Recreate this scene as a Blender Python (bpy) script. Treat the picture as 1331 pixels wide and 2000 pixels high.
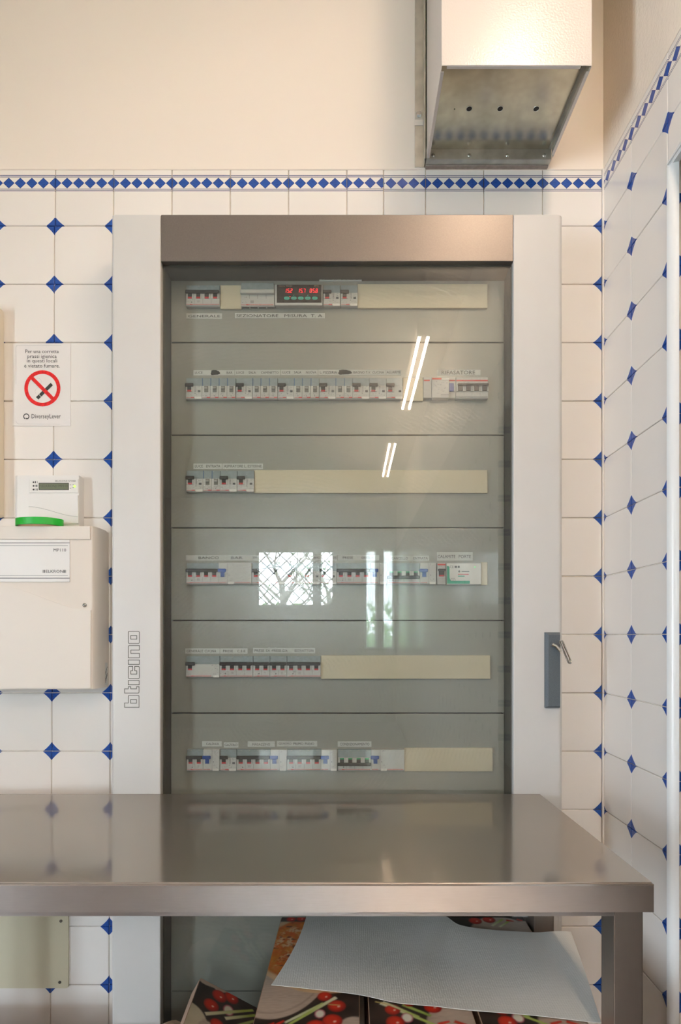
import bpy, bmesh, math, random
import numpy as np
from mathutils import Vector, Matrix

S = bpy.context.scene
for o in list(bpy.data.objects):
    bpy.data.objects.remove(o)
C = S.collection
random.seed(7)
PI = math.pi

# ------------------------------------------------------------------ camera
F = 1110.0                       # focal length in pixels of the 1331x2000 frame
CX, CY = 684.0, 1241.0           # principal point
CAMY, CAMZ = -1.46, 1.22
cam = bpy.data.cameras.new('camera')
cam.sensor_fit = 'VERTICAL'
cam.sensor_height = 36.0
cam.sensor_width = 36.0 * 1331 / 2000
cam.lens = F / 2000 * 36.0
cam.shift_x = -(CX - 665.5) / 2000
cam.shift_y = (CY - 1000.0) / 2000
cam.clip_start = 0.02
camo = bpy.data.objects.new('camera', cam)
camo.location = (0, CAMY, CAMZ)
camo.rotation_euler = (PI / 2, 0, 0)
C.objects.link(camo)
S.camera = camo

# ------------------------------------------------------------------ world, light, exposure
TUBE_L = 92.0                   # radiance of the fluorescent tubes
TUBE_C = (1.0, 0.76, 0.575)
SKY_L = 36.0
LAMPS = [(.52, -0.74, -1.42), (.44, -2.09, -3.24), (.395, -3.95, -5.13)]      # x, near end, far end
LAMP_Z = 3.0
w = bpy.data.worlds.new('world')
S.world = w
w.use_nodes = True
wn = w.node_tree.nodes
wn['Background'].inputs[0].default_value = (0.80, 0.90, 1.0, 1)
wn['Background'].inputs[1].default_value = SKY_L
S.view_settings.view_transform = 'Standard'
S.view_settings.look = 'None'
S.view_settings.gamma = 1.0
S.view_settings.use_curve_mapping = False
S.view_settings.exposure = 0.58
try:
    S.cycles.max_bounces = 14
    S.cycles.diffuse_bounces = 6
    S.cycles.glossy_bounces = 6
    S.cycles.transparent_max_bounces = 16
    S.cycles.caustics_reflective = False
    S.cycles.caustics_refractive = False
    S.cycles.sample_clamp_indirect = 6.0
except Exception:
    pass


for nm, loc, rot, sx_, sy_ in (('portal_1', (-.775, -6.99, 2.03), (-PI / 2, 0, 0), 1.12, .82), ('portal_2', (.42, -6.99, 1.735), (-PI / 2, 0, 0), .44, 1.43),
                               ('portal_3', (-2.97, -2.70, 1.225), (0, -PI / 2, 0), 1.85, .7)):
    la = bpy.data.lights.new(nm, 'AREA')
    la.shape = 'RECTANGLE'; la.size = sx_; la.size_y = sy_
    la.cycles.is_portal = True
    lo = bpy.data.objects.new(nm, la); lo.location = loc; lo.rotation_euler = rot
    C.objects.link(lo)


# ------------------------------------------------------------------ helpers
def X(px, d):
    return (px - CX) * d / F


def Z(py, d):
    return CAMZ - (py - CY) * d / F


def Yd(d):
    return CAMY + d


class NT:
    """tiny node-tree builder"""
    def __init__(s, name):
        s.m = bpy.data.materials.new(name)
        s.m.use_nodes = True
        s.t = s.m.node_tree
        s.b = s.t.nodes['Principled BSDF']
        s.out = s.t.nodes['Material Output']

    def n(s, kind, **kw):
        nd = s.t.nodes.new(kind)
        for k, v in kw.items():
            setattr(nd, k, v)
        return nd

    def link(s, a, b):
        s.t.links.new(a, b)

    def math(s, op, a, b=None, c=None, clamp=False):
        nd = s.n('ShaderNodeMath', operation=op, use_clamp=clamp)
        for i, v in enumerate((a, b, c)):
            if v is None:
                continue
            if isinstance(v, (int, float)):
                nd.inputs[i].default_value = v
            else:
                s.link(v, nd.inputs[i])
        return nd.outputs[0]

    def mix(s, f, a, b):
        nd = s.n('ShaderNodeMix', data_type='RGBA')
        for i, v in ((0, f), (6, a), (7, b)):
            if isinstance(v, (int, float)):
                nd.inputs[i].default_value = v
            elif isinstance(v, tuple):
                nd.inputs[i].default_value = (*v[:3], 1)
            else:
                s.link(v, nd.inputs[i])
        return nd.outputs[2]

    def coord(s, which='Object', scale=(1, 1, 1)):
        tc = s.n('ShaderNodeTexCoord')
        mp = s.n('ShaderNodeMapping')
        mp.inputs['Scale'].default_value = scale
        s.link(tc.outputs[which], mp.inputs[0])
        return mp.outputs[0]

    def noise(s, co, scale, detail=3, rough=.5):
        nd = s.n('ShaderNodeTexNoise')
        nd.inputs['Scale'].default_value = scale
        nd.inputs['Detail'].default_value = detail
        nd.inputs['Roughness'].default_value = rough
        s.link(co, nd.inputs['Vector'])
        return nd.outputs[0]

    def ramp(s, v, a, b):
        nd = s.n('ShaderNodeMapRange')
        s.link(v, nd.inputs[0])
        nd.inputs[1].default_value, nd.inputs[2].default_value = a, b
        return nd.outputs[0]

    def bump(s, h, strength, dist=.001):
        nd = s.n('ShaderNodeBump')
        nd.inputs['Strength'].default_value = strength
        nd.inputs['Distance'].default_value = dist
        s.link(h, nd.inputs['Height'])
        s.link(nd.outputs[0], s.b.inputs['Normal'])


MATS = {}


def pmat(name, col, rough=.5, metal=0.0, spec=.5, noise=0.0, nscale=40, bump=0.0, bscale=200, bdist=.001, stretch=(1, 1, 1)):
    if name in MATS:
        return MATS[name]
    t = NT(name)
    t.b.inputs['Roughness'].default_value = rough
    t.b.inputs['Metallic'].default_value = metal
    t.b.inputs['Specular IOR Level'].default_value = spec
    t.b.inputs['Base Color'].default_value = (*col, 1)
    t.m.diffuse_color = (*col, 1)
    co = t.coord('Object', stretch)
    if noise:
        f = t.noise(co, nscale)
        lo = tuple(c * (1 - noise) for c in col)
        hi = tuple(min(1, c * (1 + noise)) for c in col)
        t.link(t.mix(t.ramp(f, .3, .7), lo, hi), t.b.inputs['Base Color'])
    if bump:
        t.bump(t.noise(co, bscale, 4), bump, bdist)
    MATS[name] = t.m
    return t.m


def emat(name, col, strength):
    if name in MATS:
        return MATS[name]
    t = NT(name)
    t.b.inputs['Base Color'].default_value = (0, 0, 0, 1)
    t.b.inputs['Emission Color'].default_value = (*col, 1)
    t.b.inputs['Emission Strength'].default_value = strength
    MATS[name] = t.m
    return t.m


def glass_mat(name, tint, smear=0.0):
    t = NT(name)
    lw = t.n('ShaderNodeLayerWeight')
    lw.inputs[0].default_value = .5
    f5 = t.math('POWER', lw.outputs['Facing'], 5.0)
    fr = t.math('MULTIPLY_ADD', f5, .965, .032)
    tr = t.n('ShaderNodeBsdfTransparent')
    tr.inputs[0].default_value = (*tint, 1)
    gl = t.n('ShaderNodeBsdfGlossy')
    gl.inputs['Roughness'].default_value = 0.004
    gl.inputs[0].default_value = (1, 1, 1, 1)
    mx = t.n('ShaderNodeMixShader')
    t.link(fr, mx.inputs[0]); t.link(tr.outputs[0], mx.inputs[1]); t.link(gl.outputs[0], mx.inputs[2])
    last = mx
    if smear:
        # wiped dust: a faint broad gloss and a little scattering, in arcs
        co = t.coord('Object', (1.0, 1.0, 6.0))
        g2 = t.n('ShaderNodeBsdfGlossy')
        g2.inputs['Roughness'].default_value = .32
        df = t.n('ShaderNodeBsdfDiffuse')
        df.inputs[0].default_value = (.8, .8, .78, 1)
        wv_ = t.n('ShaderNodeTexWave', wave_type='RINGS', rings_direction='Y')
        for k_, v_ in (('Scale', 34.0), ('Distortion', 5.0), ('Detail', 4.0), ('Detail Scale', 2.5)):
            wv_.inputs[k_].default_value = v_
        mp_ = t.n('ShaderNodeMapping'); mp_.inputs['Location'].default_value = (.15, 0, -1.0)
        t.link(t.coord('Object'), mp_.inputs[0]); t.link(mp_.outputs[0], wv_.inputs['Vector'])
        nz = t.math('MULTIPLY', t.math('POWER', wv_.outputs[1], 3.0), t.math('MULTIPLY', t.ramp(t.noise(co, 2.0, 5, .65), .45, .8), 2.5))
        m2 = t.n('ShaderNodeMixShader')
        t.link(t.math('MULTIPLY_ADD', nz, smear * 2.2, smear * 1.3), m2.inputs[0])
        t.link(mx.outputs[0], m2.inputs[1]); t.link(g2.outputs[0], m2.inputs[2])
        m3 = t.n('ShaderNodeMixShader')
        t.link(t.math('MULTIPLY_ADD', nz, smear * .4, smear * .1), m3.inputs[0])
        t.link(m2.outputs[0], m3.inputs[1]); t.link(df.outputs[0], m3.inputs[2])
        last = m3
    t.link(last.outputs[0], t.out.inputs[0])
    t.m.diffuse_color = (*tint, .3)
    MATS[name] = t.m
    return t.m


# ---- tile prints -------------------------------------------------
TILE_W = (.84, .80, .755)
TILE_B = (.009, .042, .25)


def corner_mask(t, uv, rng=None):
    """blue corner marks of a tile; uv in tile units"""
    sx = t.n('ShaderNodeSeparateXYZ')
    t.link(uv, sx.inputs[0])
    u, v = sx.outputs[0], sx.outputs[1]
    a = t.math('MINIMUM', u, t.math('SUBTRACT', 1.0, u))
    b = t.math('MINIMUM', v, t.math('SUBTRACT', 1.0, v))
    a = t.math('MAXIMUM', a, 0.0); b = t.math('MAXIMUM', b, 0.0)
    s = t.math('ADD', t.math('POWER', a, .88), t.math('POWER', b, .88))
    return u, v, t.math('LESS_THAN', s, .146 ** .88)


def tile_mat(name, border=False):
    t = NT(name)
    uv = t.coord('UV')
    u, v, m = corner_mask(t, uv)
    obj = t.n('ShaderNodeObjectInfo')
    tone = t.math('MULTIPLY_ADD', obj.outputs['Random'], .04, .97)
    base = t.n('ShaderNodeVectorMath', operation='SCALE')
    base.inputs[0].default_value = TILE_W
    t.link(tone, base.inputs['Scale'])
    streak = t.noise(t.coord('UV', (3, 28, 1)), 6, 4)
    blue = t.mix(t.ramp(streak, .3, .75), TILE_B, (.03, .12, .46))
    if border:
        m = t.math('MULTIPLY', m, t.math('LESS_THAN', v, .5))
        # diamond chain: five to the tile, centred at v0
        v0, hh = .755, .098
        fu = t.math('ABSOLUTE', t.math('SUBTRACT', t.math('FRACT', t.math('ADD', t.math('MULTIPLY', u, 5.0), .5)), .5))
        fv = t.math('DIVIDE', t.math('ABSOLUTE', t.math('SUBTRACT', v, v0)), hh)
        dia = t.math('LESS_THAN', t.math('ADD', t.math('MULTIPLY', fu, 2.0), fv), .99)
        edge = t.math('MULTIPLY', dia, t.math('GREATER_THAN', t.math('ADD', t.math('MULTIPLY', fu, 2.0), fv), .86))
        dv = t.math('ABSOLUTE', t.math('SUBTRACT', v, v0))
        l1 = t.math('LESS_THAN', t.math('ABSOLUTE', t.math('SUBTRACT', dv, .108)), .0055)
        l2 = t.math('LESS_THAN', t.math('ABSOLUTE', t.math('SUBTRACT', dv, .137)), .006)
        m2 = t.math('MAXIMUM', m, dia)
        col = t.mix(m2, base.outputs[0], blue)
        col = t.mix(edge, col, (.01, .035, .22))
        col = t.mix(t.math('MAXIMUM', l1, l2), col, (.02, .05, .16))
    else:
        col = t.mix(m, base.outputs[0], blue)
    t.link(col, t.b.inputs['Base Color'])
    t.b.inputs['Roughness'].default_value = .09
    t.bump(t.noise(t.coord('Object'), 14, 2), .12, .003)
    t.m.diffuse_color = (*TILE_W, 1)
    MATS[name] = t.m
    return t.m


def tiled_wall_mat(name):
    """the same tiles where they are only met far off: pattern from object coordinates (wall in the YZ plane)"""
    t = NT(name)
    tc = t.n('ShaderNodeTexCoord')
    sx = t.n('ShaderNodeSeparateXYZ')
    t.link(tc.outputs['Object'], sx.inputs[0])
    y, z = sx.outputs[1], sx.outputs[2]
    fu = t.math('FRACT', t.math('DIVIDE', t.math('ADD', y, 20.2946), .15))
    fv = t.math('FRACT', t.math('DIVIDE', t.math('ADD', z, 5.8278 - 2.1), .15))
    cb = t.n('ShaderNodeCombineXYZ')
    t.link(fu, cb.inputs[0]); t.link(fv, cb.inputs[1])
    u, v, m = corner_mask(t, cb.outputs[0])
    e = t.math('MINIMUM', t.math('MINIMUM', u, t.math('SUBTRACT', 1.0, u)), t.math('MINIMUM', v, t.math('SUBTRACT', 1.0, v)))
    g = t.math('LESS_THAN', e, .008)
    tiled = t.math('LESS_THAN', z, 2.418)
    col = t.mix(m, TILE_W, TILE_B)
    col = t.mix(g, col, (.72, .66, .58))
    col = t.mix(tiled, (.83, .77, .68), col)
    t.link(col, t.b.inputs['Base Color'])
    t.link(t.math('SUBTRACT', .75, t.math('MULTIPLY', t.math('MULTIPLY', tiled, t.math('SUBTRACT', 1.0, g)), .66)), t.b.inputs['Roughness'])
    t.bump(t.math('GREATER_THAN', e, .01), .3, .001)
    MATS[name] = t.m
    return t.m


M_tile = tile_mat('glazed_tile')
M_btile = tile_mat('glazed_border_tile', True)
M_ftile = tiled_wall_mat('tiled_wall')
M_grout = pmat('grout', (.80, .73, .64), .9, noise=.12, nscale=60)
M_plaster = pmat('plaster', (.83, .755, .675), .75, spec=.25, bump=.10, bscale=90, bdist=.002)
M_plasterw = pmat('rough_plaster', (.80, .72, .62), .85, spec=.2, bump=.5, bscale=120, bdist=.003)
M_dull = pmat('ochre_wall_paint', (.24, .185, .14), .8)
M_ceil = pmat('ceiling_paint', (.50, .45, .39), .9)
M_floor = pmat('floor_tile', (.17, .12, .09), .45, noise=.15, nscale=8)
M_white = pmat('cabinet_enamel', (.63, .615, .59), .42, spec=.4, noise=.02, nscale=6, bump=.03, bscale=900, bdist=.0005)
M_header = pmat('header_bronze', (.175, .155, .138), .38, metal=.45, noise=.06, nscale=400, bump=.05, bscale=900, bdist=.0004)
M_panel = pmat('panel_grey', (.325, .325, .30), .24, spec=.85, noise=.03, nscale=5, bump=.18, bscale=420, bdist=.0005)
M_inner = pmat('inner_frame_grey', (.10, .095, .08), .6)
M_glass = glass_mat('smoked_glass', (.90, .91, .89), .012)
M_cream = pmat('cream_plastic', (.66, .585, .44), .4, noise=.03, nscale=9)
M_steel = pmat('galvanised_steel', (.62, .61, .55), .3, metal=.85, noise=.16, nscale=26, bump=.04, bscale=60)
M_dark = pmat('dark_void', (.02, .018, .016), .8)
M_black = pmat('black_plastic', (.018, .017, .017), .4)
M_ink = pmat('black_ink', (.02, .02, .022), .6)
M_inkg = pmat('grey_ink', (.22, .22, .23), .6)
M_strip = pmat('label_paper', (.56, .57, .55), .5)
M_grey = pmat('breaker_body_grey', (.46, .455, .44), .4)
M_lgrey = pmat('breaker_light_grey', (.56, .555, .54), .38)
M_lip = pmat('breaker_lip_grey', (.36, .36, .34), .45)
M_shield = pmat('terminal_shield', (.30, .35, .37), .18, noise=.08, nscale=90)
M_bluesh = pmat('shield_blue', (.13, .21, .36), .25)
M_lever = pmat('lever_black', (.028, .027, .028), .35)
M_leverb = pmat('lever_blue', (.015, .07, .33), .35)
M_red = pmat('red_print', (.62, .035, .025), .45)
M_flag = pmat('red_flag', (.55, .03, .04), .4)
M_green = pmat('green_flag', (.02, .30, .12), .4)
M_tog = pmat('toggle_grey', (.17, .17, .155), .45)
M_dgrey = pmat('dark_grey_print', (.12, .12, .13), .6)
M_alarm = pmat('alarm_cream', (.75, .685, .61), .42, spec=.4)
M_alarmw = pmat('alarm_white', (.78, .76, .73), .4)
M_chrome = pmat('chrome', (.70, .68, .62), .12, metal=1.0)
M_screw = pmat('screw_steel', (.5, .5, .48), .25, metal=1.0)


def steel_top(name, col, rough, sx, sz):
    t = NT(name)
    co = t.coord('Object', sx)
    n1 = t.noise(co, 30, 5, .6)
    n2 = t.noise(t.coord('Object', sz), 5, 4, .6)
    t.b.inputs['Metallic'].default_value = 1.0
    t.link(t.mix(t.ramp(n2, .3, .75), tuple(c * .82 for c in col), col), t.b.inputs['Base Color'])
    t.link(t.math('MULTIPLY_ADD', t.ramp(n1, .3, .7), .14, rough), t.b.inputs['Roughness'])
    t.bump(n1, .015, .0004)
    MATS[name] = t.m
    return t.m


M_top = steel_top('scratched_steel', (.58, .53, .48), .025, (1.2, 9, 1), (1, 1.6, 1))
_t = M_top.node_tree
_g = _t.nodes.new('ShaderNodeBsdfGlossy'); _g.inputs['Roughness'].default_value = .42; _g.inputs[0].default_value = (.62, .57, .52, 1)
_sc = _t.nodes.new('ShaderNodeTexNoise'); _sc.inputs['Scale'].default_value = 22; _sc.inputs['Detail'].default_value = 5
_mp = _t.nodes.new('ShaderNodeMapping'); _mp.inputs['Scale'].default_value = (1.5, 26, 1); _mp.inputs['Rotation'].default_value = (0, 0, .22)
_tc = _t.nodes.new('ShaderNodeTexCoord'); _bp = _t.nodes.new('ShaderNodeBump')
_bp.inputs['Strength'].default_value = .25; _bp.inputs['Distance'].default_value = .0006
_t.links.new(_tc.outputs['Object'], _mp.inputs[0]); _t.links.new(_mp.outputs[0], _sc.inputs['Vector'])
_t.links.new(_sc.outputs[0], _bp.inputs['Height']); _t.links.new(_bp.outputs[0], _g.inputs['Normal'])
_m = _t.nodes.new('ShaderNodeMixShader'); _m.inputs[0].default_value = .42
_t.links.new(_t.nodes['Principled BSDF'].outputs[0], _m.inputs[1]); _t.links.new(_g.outputs[0], _m.inputs[2])
_t.links.new(_m.outputs[0], _t.nodes['Material Output'].inputs[0])
M_apron = steel_top('brushed_steel', (.68, .63, .60), .46, (1, 1, 30), (1, 1, 1))
_b = M_apron.node_tree
_tg = _b.nodes.new('ShaderNodeTangent'); _tg.direction_type = 'UV_MAP'; _tg.uv_map = 'UVMap'
_b.nodes['Principled BSDF'].inputs['Anisotropic'].default_value = .95
_b.links.new(_tg.outputs[0], _b.nodes['Principled BSDF'].inputs['Tangent'])
M_leg = steel_top('satin_steel', (.44, .385, .34), .32, (30, 30, 1), (1, 1, 1))


def bm_new():
    return bmesh.new()


def box(bm, x0, x1, y0, y1, z0, z1, bev=0.0, seg=1, mi=0):
    r = bmesh.ops.create_cube(bm, size=1.0)
    vs = r['verts']
    for v in vs:
        v.co = ((x0 + x1) / 2 + v.co.x * (x1 - x0), (y0 + y1) / 2 + v.co.y * (y1 - y0), (z0 + z1) / 2 + v.co.z * (z1 - z0))
    fs = {f for v in vs for f in v.link_faces}
    for f in fs:
        f.material_index = mi
    if bev:
        es = list({e for v in vs for e in v.link_edges})
        bmesh.ops.bevel(bm, geom=es, offset=bev, segments=seg, affect='EDGES', profile=.5, material=-1)
    return vs


def prism(bm, pts, axis, a0, a1, mi=0):
    """extrude a polygon; axis 'y': pts are (x,z); axis 'x': pts are (y,z); axis 'z': pts are (x,y)"""
    def P(p, a):
        if axis == 'y':
            return (p[0], a, p[1])
        if axis == 'x':
            return (a, p[0], p[1])
        return (p[0], p[1], a)
    A = [bm.verts.new(P(p, a0)) for p in pts]
    B = [bm.verts.new(P(p, a1)) for p in pts]
    n = len(pts)
    fs = [bm.faces.new(A), bm.faces.new(B[::-1])]
    for i in range(n):
        fs.append(bm.faces.new((A[i], B[i], B[(i + 1) % n], A[(i + 1) % n])))
    for f in fs:
        f.material_index = mi
    bmesh.ops.recalc_face_normals(bm, faces=fs)
    return fs


def cyl(bm, c, r, axis, h, n=16, r2=None, mi=0):
    """cylinder centred at c along axis vector, height h"""
    q = Vector((0, 0, 1)).rotation_difference(Vector(axis)).to_matrix().to_4x4()
    ret = bmesh.ops.create_cone(bm, cap_ends=True, segments=n, radius1=r, radius2=r if r2 is None else r2, depth=h,
                                matrix=Matrix.Translation(c) @ q)
    for v in ret['verts']:
        for f in v.link_faces:
            f.material_index = mi
    return ret['verts']


def tube(bm, pts, r, n=8, closed=False):
    pts = [Vector(p) for p in pts]
    rings = []
    m = len(pts)
    up = Vector((0, 0, 1))
    for i, p in enumerate(pts):
        a = pts[i - 1] if (i > 0 or closed) else p
        b = pts[(i + 1) % m] if (i < m - 1 or closed) else p
        t = (b - a).normalized()
        if i == 0:
            s = t.cross(up)
            if s.length < .1:
                s = t.cross(Vector((1, 0, 0)))
            s.normalize()
        else:
            s = (s - t * s.dot(t)).normalized()
        q = t.cross(s)
        rr = r[i] if isinstance(r, (list, tuple)) else r
        rings.append([bm.verts.new(p + (s * math.cos(k * 2 * PI / n) + q * math.sin(k * 2 * PI / n)) * rr) for k in range(n)])
    for i in range(m if closed else m - 1):
        A, B = rings[i], rings[(i + 1) % m]
        for k in range(n):
            bm.faces.new((A[k], A[(k + 1) % n], B[(k + 1) % n], B[k]))
    if not closed:
        bm.faces.new(rings[0][::-1]); bm.faces.new(rings[-1])


def rect(bm, x0, x1, z0, z1, y, mi=0):
    """flat print facing the room"""
    f = bm.faces.new([bm.verts.new(p) for p in ((x0, y, z0), (x1, y, z0), (x1, y, z1), (x0, y, z1))])
    f.material_index = mi
    return f


def finish(bm, name, mats, smooth=False):
    me = bpy.data.meshes.new(name)
    bm.to_mesh(me)
    bm.free()
    for m in (mats if isinstance(mats, (list, tuple)) else [mats]):
        me.materials.append(m)
    if smooth:
        for p in me.polygons:
            p.use_smooth = True
        try:
            me.set_sharp_from_angle(angle=math.radians(35))
        except Exception:
            pass
    return me


def brush_uv(o):
    """grain along X: the tangent (u) runs up the face"""
    me = o.data
    uv = me.uv_layers.new(name='UVMap')
    for lp in me.loops:
        v = me.vertices[lp.vertex_index].co
        uv.data[lp.index].uv = (v.z + v.y * .7, v.x)
    return o


def part(name, bm, mats, parent=None, origin=None, smooth=False, label=None):
    """one mesh object; under a parent the mesh is given in world space and moved to the parent's frame"""
    if parent is not None and origin is None:
        bmesh.ops.translate(bm, verts=bm.verts, vec=-world_loc(parent))
    me = finish(bm, name, mats, smooth)
    o = bpy.data.objects.new(name, me)
    C.objects.link(o)
    if parent is not None:
        o.parent = parent
    if label:
        o['label'] = label
    return o


def world_loc(o):
    v = Vector(o.location)
    while o.parent:
        o = o.parent
        v += Vector(o.location)
    return v


def thing(name, label, cat, loc, group=None):
    o = bpy.data.objects.new(name, None)
    o.empty_display_size = .05
    C.objects.link(o)
    o.location = loc
    o['label'] = label
    o['category'] = cat
    if group:
        o['group'] = group
    return o


def struct(name, bm, mats):
    o = part(name, bm, mats)
    o['kind'] = 'structure'
    return o


_txt = {}


def text_geo(s, tall=True):
    if s in _txt:
        return _txt[s]
    cu = bpy.data.curves.new('t', 'FONT')
    cu.body = s
    cu.resolution_u = 2
    ob = bpy.data.objects.new('t', cu)
    C.objects.link(ob)
    dg = bpy.context.evaluated_depsgraph_get()
    me = bpy.data.meshes.new_from_object(ob.evaluated_get(dg))
    vs = np.array([v.co[:2] for v in me.vertices]) if len(me.vertices) else np.zeros((1, 2))
    fs = [list(p.vertices) for p in me.polygons]
    bpy.data.objects.remove(ob)
    bpy.data.curves.remove(cu)
    bpy.data.meshes.remove(me)
    mn, mx = vs.min(0), vs.max(0)
    vs = (vs - mn) / np.maximum(mx - mn, 1e-6)
    _txt[s] = (vs, fs)
    return _txt[s]


def text(bm, s, x0, x1, z0, z1, y, mi=0, slant=0.0):
    vs, fs = text_geo(s)
    V = [bm.verts.new((x0 + a * (x1 - x0) + slant * b * (z1 - z0), y, z0 + b * (z1 - z0))) for a, b in vs]
    for f in fs:
        try:
            bm.faces.new([V[i] for i in f]).material_index = mi
        except ValueError:
            pass


# ------------------------------------------------------------------ room shell
H = 3.16
XR, XL, YB = .652, -2.8, -6.75
DOOR0, DOOR1, DOORZ = -.300, -1.25, 2.18
TOPZ = 2.418
ROW0 = 2.2722

bm = bm_new(); box(bm, XL - .2, XR + 1.5, YB - .2, .25, -.1, 0); floor = struct('floor', bm, M_floor)
bm = bm_new(); box(bm, XL - .2, XR + 1.5, YB - .2, .25, H, H + .1); struct('ceiling', bm, M_ceil)
bm = bm_new()
box(bm, XL - .2, XR + 1.5, .0045, .25, 0, TOPZ - .002, mi=0)
box(bm, XL - .2, XR + 1.5, -.0005, .25, TOPZ - .002, H, mi=1)
wall_back = struct('wall_back', bm, [M_grout, M_plaster])
bm = bm_new()
xs = XR + .0045
box(bm, xs, XR + .16, DOOR0 - .0, .1, 0, TOPZ - .002)
box(bm, xs, XR + .16, DOOR1, DOOR0, DOORZ + .012, TOPZ - .002)
box(bm, XR - .001, XR + .16, DOOR1, .1, TOPZ - .002, H, mi=1)
wall_right = struct('wall_right', bm, [M_grout, M_plasterw])
bm = bm_new()
box(bm, XR, XR + .16, YB, DOOR1, 0, H)
struct('wall_right_far', bm, M_ftile)
W3 = (-3.05, -2.35, .30, 2.15)       # y0 y1 z0 z1 in the left wall
bm = bm_new()
box(bm, XL - .15, XL, YB - .2, W3[0], 0, H); box(bm, XL - .15, XL, W3[1], .1, 0, H)
box(bm, XL - .15, XL, W3[0], W3[1], 0, W3[2]); box(bm, XL - .15, XL, W3[0], W3[1], W3[3], H)
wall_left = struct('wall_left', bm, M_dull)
bm = bm_new(); box(bm, XR + 1.3, XR + 1.45, YB - .2, .1, 0, H); struct('wall_hall', bm, M_plaster)

# rear wall with the two openings
W1 = (-1.335, -.215, 1.62, 2.44)      # x0 x1 z0 z1
W2 = (.20, .64, 1.02, 2.45)
bm = bm_new()
xs_ = [XL, W1[0], W1[1], W2[0], W2[1], XR + 1.45]
for a, b in ((xs_[0], xs_[1]), (xs_[2], xs_[3]), (xs_[4], xs_[5])):
    box(bm, a, b, YB - .25, YB, 0, H)
for wv in (W1, W2):
    box(bm, wv[0], wv[1], YB - .25, YB, 0, wv[2])
    box(bm, wv[0], wv[1], YB - .25, YB, wv[3], H)
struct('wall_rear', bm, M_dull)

M_frame = pmat('window_frame_paint', (.20, .18, .16), .5)
M_pane = glass_mat('window_glass', (.97, .98, .98))
M_iron = pmat('iron_grille', (.03, .03, .03), .6)


def window(name, wv, splits, grille):
    x0, x1, z0, z1 = wv
    root = thing(name, '', 'window', ((x0 + x1) / 2, YB - .1, z0))
    for k in ('label', 'category'):
        del root[k]
    root['kind'] = 'structure'
    bm = bm_new()
    fw = .035
    mw = .06
    box(bm, x0, x1, YB - .13, YB - .08, z0, z0 + fw); box(bm, x0, x1, YB - .13, YB - .08, z1 - fw, z1)
    box(bm, x0, x0 + fw, YB - .13, YB - .08, z0 + fw, z1 - fw); box(bm, x1 - fw, x1, YB - .13, YB - .08, z0 + fw, z1 - fw)
    for s in splits:
        box(bm, s - mw, s + mw, YB - .135, YB - .075, z0 + fw, z1 - fw)
    part('window_frame', bm, M_frame, root)
    edges = [x0 + fw] + [q for s in splits for q in (s - mw, s + mw)] + [x1 - fw]
    for i in range(0, len(edges), 2):
        bm = bm_new(); box(bm, edges[i], edges[i + 1], YB - .107, YB - .103, z0 + fw, z1 - fw)
        part('pane', bm, M_pane, root)
    if grille:
        h = z1 - z0
        k = -1.4
        while k < (x1 - x0):
            for sgn in (1, -1):
                xa, xb = x0 + k, x0 + k + h * 1.05
                za, zb = (z0, z1) if sgn > 0 else (z1, z0)
                # clip to the opening
                ta = max(0, (x0 - xa) / (xb - xa)); tb = min(1, (x1 - xa) / (xb - xa))
                if tb > ta:
                    bm = bm_new()
                    tube(bm, [(xa + (xb - xa) * q, YB - .20 - .009 * sgn, za + (zb - za) * q) for q in (ta, tb)], .008, 6)
                    part('grille_bar', bm, M_iron, root)
            k += .185
    return root


win1 = window('window_1', W1, [-.47], True)
win2 = window('window_2', W2, [.42], False)
w3 = bpy.data.objects.new('window_3', None)
C.objects.link(w3)
w3.location = (XL - .08, (W3[0] + W3[1]) / 2, W3[2])
w3['kind'] = 'structure'
bm = bm_new()
for a, b, c_, d_ in ((W3[0], W3[1], W3[2], W3[2] + .04), (W3[0], W3[1], W3[3] - .04, W3[3]), (W3[0], W3[0] + .04, W3[2] + .04, W3[3] - .04),
                     (W3[1] - .04, W3[1], W3[2] + .04, W3[3] - .04), (sum(W3[:2]) / 2 - .04, sum(W3[:2]) / 2 + .04, W3[2] + .04, W3[3] - .04)):
    box(bm, XL - .11, XL - .06, a, b, c_, d_)
part('window_frame', bm, M_frame, w3)
for a, b in ((W3[0] + .04, sum(W3[:2]) / 2 - .04), (sum(W3[:2]) / 2 + .04, W3[1] - .04)):
    bm = bm_new(); box(bm, XL - .088, XL - .084, a, b, W3[2] + .04, W3[3] - .04); part('pane', bm, M_pane, w3)
# light curtain on the second window
t = NT('curtain_cloth')
tl = t.n('ShaderNodeBsdfTranslucent'); tl.inputs[0].default_value = (.9, .93, .96, 1)
tp_ = t.n('ShaderNodeBsdfTransparent')
mx_ = t.n('ShaderNodeMixShader'); mx_.inputs[0].default_value = .72
t.link(tp_.outputs[0], mx_.inputs[1]); t.link(tl.outputs[0], mx_.inputs[2])
t.link(mx_.outputs[0], t.out.inputs[0])
bm = bm_new()
n = 70
prev = None
for i in range(n + 1):
    xx = W2[0] + .01 + (W2[1] - W2[0] - .02) * i / n
    yy = YB - .05 + .012 * math.sin(i * 1.25) + .006 * math.sin(i * .4)
    a, b = bm.verts.new((xx, yy, W2[2] + .01)), bm.verts.new((xx, yy, W2[3] - .02))
    if prev:
        bm.faces.new((prev[0], a, b, prev[1]))
    prev = (a, b)
bmesh.ops.solidify(bm, geom=bm.faces[:], thickness=.0006)
cur = thing('curtain', 'thin pale gathered curtain at the tall narrow window in the far wall', 'curtain', ((W2[0] + W2[1]) / 2, YB - .05, W2[3]))
part('cloth', bm, t.m, cur, smooth=True)
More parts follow.
